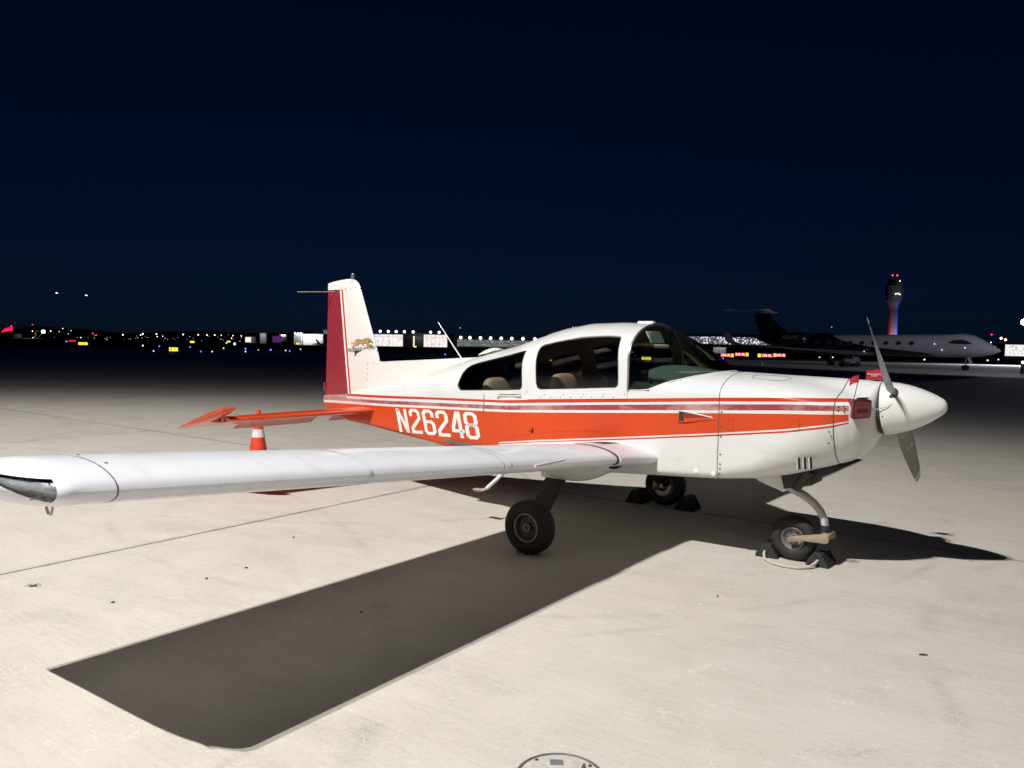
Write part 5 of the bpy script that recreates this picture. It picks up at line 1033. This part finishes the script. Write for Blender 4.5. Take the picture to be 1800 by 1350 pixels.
front(e, ctr(727.6, D2, e), 2.3, .55, 4.2, E_['facade'], 'lit_pillar'); front(e, ctr(737, D2, e), 2.2, 3.2, 4.0, wallg, 'grey_shutter'); wash(e, [ctr(737, D2, e)], 6, 40, zt)
roof_lamps(e, [ctr(p_, D2, e) for p_ in (668.6, 682.8, 696.6, 711, 726.4, 757, 772)], zt+.85, .52, E_['white'])
# glass concourse
D3 = 360
e, W, zt = bldg('glass_concourse', 803, 962, 597, 613, D3, 40, 'long glazed concourse with a row of bright lamps along its eaves', dkwall)
def conc_mat():
    m, n, k, b = newmat('concourse_glazing'); tc = n.new('ShaderNodeTexCoord'); v = n.new('ShaderNodeTexVoronoi'); v.inputs['Scale'].default_value = 1.6; mp = n.new('ShaderNodeMapping'); mp.inputs['Scale'].default_value = (1, 1, .55); k.new(tc.outputs['Object'], mp.inputs[0]); k.new(mp.outputs[0], v.inputs['Vector'])
    r = n.new('ShaderNodeValToRGB'); el = r.color_ramp.elements; el[0].position = .12; el[0].color = (.95, .85, .55, 1); el[1].position = .32; el[1].color = (.16, .19, .18, 1)
    k.new(v.outputs['Distance'], r.inputs[0]); k.new(r.outputs[0], b.inputs['Emission Color']); b.inputs['Emission Strength'].default_value = .8; b.inputs['Base Color'].default_value = (.05, .06, .06, 1); m.cycles.emission_sampling = 'NONE'; return m
front(e, 0, zt*.53, W*.995, zt*.78, conc_mat(), 'glazing')
for i in range(40): front(e, -W/2+W*(i+.5)/40, zt*.53, .10, zt*.8, wallw, 'mullion', -.26, .06)
for z in (.2, .55, .9): front(e, 0, zt*z, W, .10, wallw, 'transom', -.30, .06)
roof_lamps(e, [ctr(p_, D3, e) for p_ in (810, 826, 844.6, 862.4, 881, 899.6, 919, 940)], zt+.6, .72, E_['white'])
tr_ = MB(); zt2 = P3(880, 583.5, D3+12).z; zb2 = zt+.8
for i in range(26):
    x0 = -W/2+W*i/26; x1 = x0+W/26; tr_.tube([(x0, 14, zb2), ((x0+x1)/2, 14, zt2), (x1, 14, zb2)], .12, 4)
tr_.tube([(-W/2, 14, zt2), (W/2, 14, zt2)], .16, 4).tube([(-W/2, 14, zb2), (W/2, 14, zb2)], .16, 4); tr_.build('roof_truss', pmat('truss_grey', (.16, .17, .2), .7), e, smooth=0)
# terminal with a curved roof and bright lattice glazing
D4 = 420
e, W, zt = bldg('terminal', 1150, 1410, 592.5, 622, D4, 40, 'terminal with a brilliant lattice of windows under a curved roof, right of the windshield', dkwall)
m, n, k, b = newmat('terminal_glazing'); tc = n.new('ShaderNodeTexCoord'); v = n.new('ShaderNodeTexVoronoi'); v.inputs['Scale'].default_value = .9; k.new(tc.outputs['Object'], v.inputs['Vector'])
r = n.new('ShaderNodeValToRGB'); el = r.color_ramp.elements; el[0].position = .18; el[0].color = (1.6, 1.55, 1.6, 1); el[1].position = .52; el[1].color = (.10, .10, .15, 1); k.new(v.outputs['Distance'], r.inputs[0]); k.new(r.outputs[0], b.inputs['Emission Color']); b.inputs['Emission Strength'].default_value = 1.0; m.cycles.emission_sampling = 'NONE'
z1, z0 = P3(1280, 592.5, D4).z, P3(1280, 605, D4).z; front(e, 0, (z0+z1)/2, W, z1-z0, m, 'lattice_glazing')
lt = MB()
for i in range(46):
    x0 = -W/2+W*i/46; x1 = x0+W/46; lt.tube([(x0, -.4, z0), (x1, -.4, z1)], .10, 4); lt.tube([(x1, -.4, z0), (x0, -.4, z1)], .10, 4)
lt.build('lattice', dkwall, e, smooth=0)
cr_ = []
for i in range(21):
    t = i/20; x = -W/2-2+(W+4)*t; cr_.append([(x, -3, z1+.2+1.6*math.sin(math.pi*t)), (x, -3, z1-.1+1.0*math.sin(math.pi*t)), (x, 42, z1-.1), (x, 42, z1+.4+1.6*math.sin(math.pi*t))])
MB().loft(cr_, True, True, True).build('curved_roof', roofm, e, smooth=30)
q = P3(1265, 618, 300); bx = empty('freight_container', (q.x, q.y, 0)); tag(bx, 'pale beige container in front of the terminal', 'container'); hh = P3(1265, 610.5, 300).z
MB().box((0, 1.2, hh/2), (5.0, 2.4, hh)).build('container_body', pmat('container_beige', (.7, .62, .5), .7), bx, smooth=0); MB().box((-.2, -.02, hh*.45), (.12, .05, hh*.8)).build('door_bar', dkwall, bx, smooth=0); wash(bx, [0], 5, 120, hh, 3)
# bright gate block at the right end
e, W, zt = bldg('gate_building', 1766, 1830, 605, 618, 380, 20, 'brilliant white gate building at the right edge beyond the jet nose', dkwall)
front(e, 0, zt*.55, W*.98, zt*.8, baymat('gate_glow', 5.5, (.25, .4, .45)), 'lit_front'); 
for px in (1759, 1767): 
    q = P3(px, 594.5, 360); lp = empty('lamp_post', (q.x, q.y, 0)); tag(lp, 'lamp post left of the gate building' if px == 1759 else 'shorter lamp post close beside the gate building', 'lamp post'); zz = q.z if px == 1759 else q.z-.7
    MB().lathe((0, 0, 0), (0, 0, 1), [(0, .14), (zz, .08), (zz, 0)], 8).build('pole', gal, lp, smooth=40); b_ = MB(); lamp_ball(b_, (0, -.3, zz), .55); b_.build('lamp', E_['warm'], lp, smooth=60)
# control tower
DT = 1180; q = P3(1567, 622, DT); ct_ = empty('control_tower', (q.x, q.y, 0)); tag(ct_, 'tall control tower lit red, white and blue on its shaft', 'control tower')
def zat(py): return P3(1570, py, DT).z
tc_m = pmat('tower_concrete', (.42, .42, .43), .8); K = DT/1341.
MB().lathe((0, 0, 0), (0, 0, 1), [(0, 8.2*K), (zat(545), 7.0*K), (zat(537), 7.4*K), (zat(530), 10.8*K), (zat(529), 10.8*K)], 24).build('shaft', tc_m, ct_, smooth=40)
for z0_, z1_, r0_, r1_, nm in ((529.5, 526, 12.5, 12.8, 'gallery'), (526, 520, 13.2, 13.6, 'office_floor'), (519.3, 512, 13.8, 14.4, 'office_floor'), (511.3, 503, 14.3, 14.6, 'equipment_floor'), (502.3, 499, 12.0, 12.0, 'gallery'), (499, 492, 10.2, 11.0, 'cab'), (492, 490, 11.5, 11.0, 'cab_roof')):
    MB().lathe((0, 0, 0), (0, 0, 1), [(zat(z0_), r0_*K), (zat(z1_), r1_*K)], 24).build(nm, M['dark'] if nm == 'cab' else tc_m, ct_, smooth=30)
MB().tube([(0, 0, zat(490)), (0, 0, zat(484))], .6, 6).build('mast', M['dark'], ct_, smooth=0)
for x in (-4, 4): b_ = MB(); lamp_ball(b_, (x*K, 0, zat(484)), 1.4*K); b_.build('obstruction_light', E_['red'], ct_, smooth=60)
for x, y in ((-4, 517.5), (0, 517), (3, 518.5), (2, 495)): b_ = MB(); lamp_ball(b_, (x*K, -14.2*K, zat(y)), .9*K); b_.build('window_light', E_['white'], ct_, smooth=60)
for dx, col, en in ((-30, (1, .03, .02), .2), (0, (.75, .72, 1), .26), (30, (.02, .05, 1), 1.0)):
    l = bpy.data.lights.new('tower_flood', 'SPOT'); l.energy = 200000*en; l.color = col; l.spot_size = R_(46); l.spot_blend = .8; l.shadow_soft_size = 1
    o = bpy.data.objects.new('tower_flood', l); COL.objects.link(o); o.parent = ct_; o.location = (dx*K*1.0, (-26 if dx == 0 else -13)*K, 2); o.rotation_euler = (Vector((dx*K*.2, 0, 40))-Vector(o.location)).to_track_quat('-Z', 'Y').to_euler()
l = bpy.data.lights.new('tower_head_flood', 'SPOT'); l.energy = 14000; l.spot_size = R_(40); l.spot_blend = 1; l.shadow_soft_size = 2; o = bpy.data.objects.new('tower_head_flood', l); COL.objects.link(o); o.parent = ct_; o.location = (0, -80, 50); o.rotation_euler = (Vector((0, 0, zat(508)))-Vector(o.location)).to_track_quat('-Z', 'Y').to_euler()
# lamp mast glaring at the right edge: it lights the far apron and the jet
q = P3(1801, 566, 118); lm = empty('floodlight_mast', (q.x, q.y, 0)); tag(lm, 'floodlight mast glaring at the right edge of the picture', 'light mast')
MB().lathe((1.5, 0, 0), (0, 0, 1), [(0, .2), (q.z+.3, .1), (q.z+.3, 0)], 10).build('pole', gal, lm, smooth=40); MB().tube([(1.5, 0, q.z+.25), (0, 0, q.z+.55)], .06, 6).build('arm', gal, lm, smooth=40)
b_ = MB(); lamp_ball(b_, (0, 0, q.z), .5); hm = emat('glare_lamp', (.85, .95, 1), 30); b_.build('lamp', hm, lm, smooth=60)
l = bpy.data.lights.new('mast_lamp', 'POINT'); l.energy = 9000; l.color = (.78, .86, 1); l.shadow_soft_size = .5; o = bpy.data.objects.new('mast_lamp', l); COL.objects.link(o); o.parent = lm; o.location = (-.9, -1.2, q.z)
# unseen mast with a spot, added outside the frame to brighten the jet
m2 = empty('floodlight_mast', (40, 30, 0)); tag(m2, 'unseen floodlight mast added right of the picture to light the jet', 'light mast')
MB().lathe((0, 0, 0), (0, 0, 1), [(0, .30), (.03, .30), (.03, .16), (16, .09), (16, 0)], 16).build('pole', gal, m2, smooth=40); MB().box((0, .3, 16.1), (.7, .4, .12)).build('lamp_head', gal, m2, smooth=30, bevel=.02)
l = bpy.data.lights.new('jet_fill_light', 'SPOT'); l.energy = 17000; l.color = (.88, .87, 1); l.spot_size = R_(44); l.spot_blend = .7; l.shadow_soft_size = .15
o = bpy.data.objects.new('jet_fill_light', l); COL.objects.link(o); o.parent = m2; o.location = (0, .4, 15.9); o.rotation_euler = (Vector((41, 88, 1))-Vector((40, 30, 16))).to_track_quat('-Z', 'Y').to_euler()
# red swoosh shape given its glow by emission, bright floodlight and gantry at the far left
q = P3(12, 586, 430); sg = empty('red_glow_shape', (q.x, q.y, 0)); tag(sg, 'glowing red swoosh shape at the far left edge', 'sign'); k_ = 430/1341.; zz = lambda py: P3(12, py, 430).z
MB().prism([(-10*k_, zz(584.5)), (-5*k_, zz(579)), (2*k_, zz(576)), (10*k_, zz(575.5)), (10*k_, zz(581)), (3*k_, zz(582)), (-4*k_, zz(583))], -.2, .2).build('sign_face', emat('red_glow', (1, .01, .10), 1.6), sg, smooth=0); MB().box((0, .5, zz(584)/2), (.5, .5, zz(584))).build('glow_shape_post', M['dark'], sg, smooth=0)
q = P3(77, 583, 300); gt = empty('loading_gantry', (q.x, q.y, 0)); tag(gt, 'gantry with one brilliant white floodlight on the far left', 'gantry'); zt = q.z
b_ = MB(); lamp_ball(b_, (0, -.3, zt), .75); b_.build('floodlight', E_['white'], gt, smooth=60)
gy = pmat('gantry_grey', (.4, .4, .42), .6)
MB().tube([(-.1, 0, zt), (-2.8, 0, .3)], .10, 6).build('leg', gy, gt, smooth=0); MB().tube([(-3.2, 0, zt-.3), (-3.4, 0, .3)], .35, 6).build('leg', gy, gt, smooth=0); MB().box((-6.5, 0, .55), (14, 1.5, .22)).build('deck', gy, gt, smooth=0); MB().tube([(-3.2, 0, zt+.2), (-.1, 0, zt)], .12, 6).build('boom', gy, gt, smooth=0)
MB().box((-10.5, .3, 1.5), (2.2, 1.4, 1.4)).build('cabin', gy, gt, smooth=0); wash(gt, [-6], 5, 60, 2, 3)
# two aircraft on approach in the sky
for px, py, lab in ((100, 515, 'landing lights of the left of two aircraft in the night sky'), (152, 519, 'landing lights of the right of two aircraft in the night sky')):
    q = P3(px, py, 1500); a_ = empty('approaching_aircraft', q); tag(a_, lab, 'airliner', 'aircraft on approach')
    MB().tube([(0, 0, 0), (0, 1, .1), (0, 28, .3), (0, 34, 1)], [.3, 1.8, 1.8, .3], 10).build('fuselage', dkwall, a_, smooth=50); MB().box((0, 15, -.8), (32, 4, .4)).build('wing', dkwall, a_, smooth=0); MB().box((0, 31, 4), (.4, 4, 7)).build('tail_fin', dkwall, a_, smooth=0)
    b_ = MB(); lamp_ball(b_, (-1.6, -3, 0), 3.2); lamp_ball(b_, (4.6, -3, -1.5), 2.2); b_.build('landing_light', E_['white'], a_, smooth=60); a_.scale = (.34, .34, .34)
# ---- business jet parked across the ramp
nose = P3(1758, 640, 73); nose.z = 0; tail = P3(1322, 640, 101); tail.z = 0
hd = (nose-tail).normalized(); JL = (nose-tail).length; JY = math.atan2(hd.y, hd.x)
J = empty('business_jet', nose-hd*(JL*.55), JY); tag(J, 'dark-tailed white business jet with T-tail parked beyond the propeller', 'jet')
jx = lambda f: JL*.55-JL*f      # f = 0 at the nose, 1 at the tail
jw = pmat('jet_white', (.62, .61, .64), .35, coat=.4); jb = pmat('jet_black', (.012, .012, .014), .25, coat=.5)
def jetpaint():
    m, n, k, b = newmat('jet_paint'); b.inputs['Roughness'].default_value = .3; b.inputs['Coat Weight'].default_value = .4
    tc = n.new('ShaderNodeTexCoord'); sp = n.new('ShaderNodeSeparateXYZ'); k.new(tc.outputs['Object'], sp.inputs[0])
    mr = n.new('ShaderNodeMapRange'); mr.inputs['From Min'].default_value = jx(1); mr.inputs['From Max'].default_value = jx(0); k.new(sp.outputs['X'], mr.inputs['Value'])
    fc = n.new('ShaderNodeFloatCurve'); cv = fc.mapping.curves[0]; pts = [(0, 1), (.36, 1), (.42, .78), (.5, .56), (.62, .37), (.72, .28), (.78, .22), (.82, .1), (1, 0)]
    cv.points[0].location = pts[0]; cv.points[1].location = pts[-1]
    for p_ in pts[1:-1]: cv.points.new(*p_)
    fc.mapping.update(); k.new(mr.outputs[0], fc.inputs['Value'])
    zr = n.new('ShaderNodeMapRange'); zr.inputs['From Min'].default_value = 1.0; zr.inputs['From Max'].default_value = 4.0; k.new(sp.outputs['Z'], zr.inputs['Value'])
    gt_ = n.new('ShaderNodeMath'); gt_.operation = 'GREATER_THAN'; k.new(zr.outputs[0], gt_.inputs[0]); k.new(fc.outputs[0], gt_.inputs[1])
    mx = n.new('ShaderNodeMix'); mx.data_type = 'RGBA'; k.new(gt_.outputs[0], mx.inputs['Factor']); mx.inputs['A'].default_value = (.012, .012, .014, 1); mx.inputs['B'].default_value = (.60, .59, .63, 1); k.new(mx.outputs['Result'], b.inputs['Base Color']); return m
RZ = 1.16; CZ = 2.42
st_ = [(0, .03, -.45), (.008, .22, -.42), (.025, .48, -.34), (.05, .78, -.22), (.08, .98, -.10), (.115, 1.10, -.02), (.16, RZ, 0), (.3, RZ, 0), (.5, RZ, 0), (.66, RZ, 0), (.75, RZ*.93, .08), (.84, RZ*.72, .28), (.92, RZ*.46, .55), (.975, RZ*.2, .8), (.99, .08, .86)]
rings = []
for f, r_, dz in st_:
    rings.append([(jx(f), r_*math.cos(a), CZ+dz+r_*math.sin(a)+(.16*max(0, math.sin(a))*(1 if .07 < f < .15 else 0))) for a in (2*math.pi*i/28 for i in range(28))])
MB().loft(rings, True, True, True).build('fuselage', jetpaint(), J, smooth=45)
for s_ in (-1, 1):
    for i in range(8):
        x = jx(.265+.047*i); w_ = empty('cabin_window'); w_.parent = J; w_.location = (x, s_*(RZ*.975), CZ+.24)
        MB().lathe((0, 0, 0), (0, s_, .22), [(-.02, .30), (.02, .29)], 20).build('frame', wallg, w_, smooth=40).scale = (1.15, 1, .78); MB().lathe((0, 0, 0), (0, s_, .22), [(.0, .24), (.028, .235)], 20).build('pane', M['black'] if i in (2, 0) else M['dark'], w_, smooth=40).scale = (1.15, 1, .78)
    def jskin(f, dz):
        r_ = itp([(q[0], q[1]) for q in st_], f); c0 = itp([(q[0], q[2]) for q in st_], f); k_ = min(1, max(0, dz-c0)/r_)*.0; return (jx(f), s_*(math.sqrt(max(.01, (r_+.03)**2-max(0, (dz-c0)-.16*(1 if .07 < f < .15 else 0))**2))), CZ+dz)
    cw = [(.070, .22), (.084, .16), (.125, .22), (.142, .34), (.128, .56), (.10, .62), (.082, .46)]
    MB().add([jskin(*q) for q in cw], [tuple(range(len(cw)))]).build('cockpit_side_window', M['black'], J, smooth=0, fix=False)
    # wing with winglet
    rows = []
    for y, le, c_, z, t in ((.6, .40, .20, 1.50, .5), (1.2, .42, .18, 1.52, .42), (6.0, .565, .10, 1.85, .2), (11.2, .70, .055, 2.25, .10), (11.8, .72, .048, 2.55, .09), (12.05, .745, .03, 3.55, .05)):
        x0, x1 = jx(le), jx(le+c_); rows.append([(x0, s_*y, z), (x0+(x1-x0)*.3, s_*y, z+t/2), (x1, s_*y, z), (x0+(x1-x0)*.3, s_*y, z-t/2)])
    MB().loft(rows, True, True, True).build('wing', jw, J, smooth=40)
    en = MB().lathe((jx(.665), s_*2.15, CZ+.75), (-1, 0, 0), [(0, .52), (.05, .62), (.8, .72), (2.2, .72), (3.4, .58), (4.2, .42), (4.2, .36), (3.2, .3)], 24).build('engine_nacelle', jb, J, smooth=40)
    MB().lathe((jx(.665), s_*2.15, CZ+.75), (-1, 0, 0), [(-.01, .52), (.06, .63), (.10, .64)], 24).build('intake_lip', M['chrome'], en, smooth=40)
    MB().box((jx(.73), s_*1.35, CZ+.6), (2.4, .8, .18)).build('engine_pylon', jb, J, smooth=30)
    rows = []
    for y, le, c_, z in ((.05, .905, .125, 6.62), (2.2, .945, .09, 6.66), (4.2, .985, .055, 6.72)):
        x0, x1 = jx(le), jx(le+c_); rows.append([(x0, s_*y, z), (x0+(x1-x0)*.3, s_*y, z+.16), (x1, s_*y, z), (x0+(x1-x0)*.3, s_*y, z-.16)])
    MB().loft(rows, True, True, True).build('tailplane', jw, J, smooth=40)
    gm = MB().tube([(jx(.56), s_*1.9, 1.5), (jx(.56), s_*1.9, .5)], .09, 8); gm.build('main_gear_strut', M['metal'], J, smooth=50)
    for dx in (-.0,): MB().lathe((jx(.56), s_*1.9, .42), (0, 1, 0), [(-.22, .25), (-.22, .42), (.22, .42), (.22, .25)], 20).build('main_wheel', M['tyre'], J, smooth=40)
rows = []
for f0, f1, z, t in ((.74, .955, 3.1, .22), (.80, .962, 3.6, .16), (.88, .985, 5.2, .11), (.925, 1.0, 6.62, .08)):
    rows.append([(jx(f0), 0, z), (jx(f0+(f1-f0)*.3), t, z), (jx(f1), 0, z), (jx(f0+(f1-f0)*.3), -t, z)])
jf = MB().loft(rows, True, True, True).build('vertical_fin', jb, J, smooth=35)
MB().tube([(jx(.905), 0, 6.62), (jx(.925), 0, 6.68), (jx(.99), 0, 6.66), (jx(1.03), 0, 6.6)], [.08, .34, .30, .05], 12).build('bullet_fairing', jw, jf, smooth=50)
for y in (-.18, .18): MB().lathe((jx(.105), y, .27), (0, 1, 0), [(-.08, .14), (-.08, .27), (.08, .27), (.08, .14)], 20).build('nose_wheel', M['tyre'], J, smooth=40)
MB().tube([(jx(.105), 0, 1.5), (jx(.105), 0, .27)], .07, 8).build('nose_gear_strut', M['metal'], J, smooth=50)
MB().box((jx(.088), -.2, 1.02), (.75, .03, .28), M=Matrix.Rotation(R_(62), 4, 'Y')).build('nose_gear_door', jw, J, smooth=0)
textmesh('N221RW', 'registration_lettering', pmat('jet_lettering', (.45, .45, .48), .4), J, Matrix.Translation((jx(.725), -(2.15+.735), CZ+.82)) @ Matrix.Rotation(R_(90), 4, 'X'), .62)
for f, z in ((.44, 1.72), (.16, 2.0), (.185, 2.6), (.09, 2.25)): b_ = MB(); lamp_ball(b_, (jx(f), -1.22 if f > .1 else -1.02, z), .05); b_.build('marker_light', E_['ice'], J, smooth=50)
# baggage tug by the jet's tail, far cone at the right edge, marker post
q = ground_at(1493, 645, 0); tg = empty('baggage_tug', (q.x, q.y, 0), R_(8)); tag(tg, 'low grey baggage tug parked under the jet', 'tug')
MB().box((0, 0, .62), (1.7, 1.2, .5)).build('body', wallg, tg, smooth=30, bevel=.05); MB().box((-.5, 0, 1.05), (.12, 1.0, .5)).build('seat_back', M['dark'], tg, smooth=0); MB().box((.45, 0, .98), (.6, 1.1, .25)).build('hood', wallg, tg, smooth=30, bevel=.05)
for x in (-.55, .6):
    for y in (-.55, .55): MB().lathe((x, y, .3), (0, 1, 0), [(-.12, .15), (-.12, .3), (.12, .3), (.12, .15)], 18).build('wheel', M['tyre'], tg, smooth=40)
MB().tube([(.4, -.2, 1.1), (.2, -.2, 1.35)], .03, 6).build('steering_column', M['dark'], tg, smooth=40); MB().box((-1.0, 0, .5), (.25, .3, .12)).build('tow_hitch', M['dark'], tg, smooth=0)
q = ground_at(1797, 655, 0); cone_thing((q.x, q.y, 0), .95, 'dark traffic cone at the right edge by the jet nose', cone_m)
q = ground_at(1798, 637, 1.0); bl_ = empty('barricade_light', (q.x, q.y, 0)); tag(bl_, 'amber warning light by the cone at the right edge', 'warning light'); b_ = MB(); lamp_ball(b_, (0, 0, 1.0), .13); b_.build('lens', E_['warm'], bl_, smooth=60); MB().box((0, 0, .43), (.2, .2, .86)).build('battery_box', M['dark'], bl_, smooth=0)
q = ground_at(1340, 642, 0); mk = empty('marker_post', (q.x, q.y, 0)); tag(mk, 'short pale marker post on the dark apron below the red signs', 'marker post'); MB().lathe((0, 0, 0), (0, 0, 1), [(0, .12), (.05, .06), (.38, .05), (.38, 0)], 10).build('post', wallw, mk, smooth=40); MB().lathe((0, 0, .38), (0, 0, 1), [(0, .055), (.06, .05), (.06, 0)], 10).build('post_cap', M['dark'], mk, smooth=40)
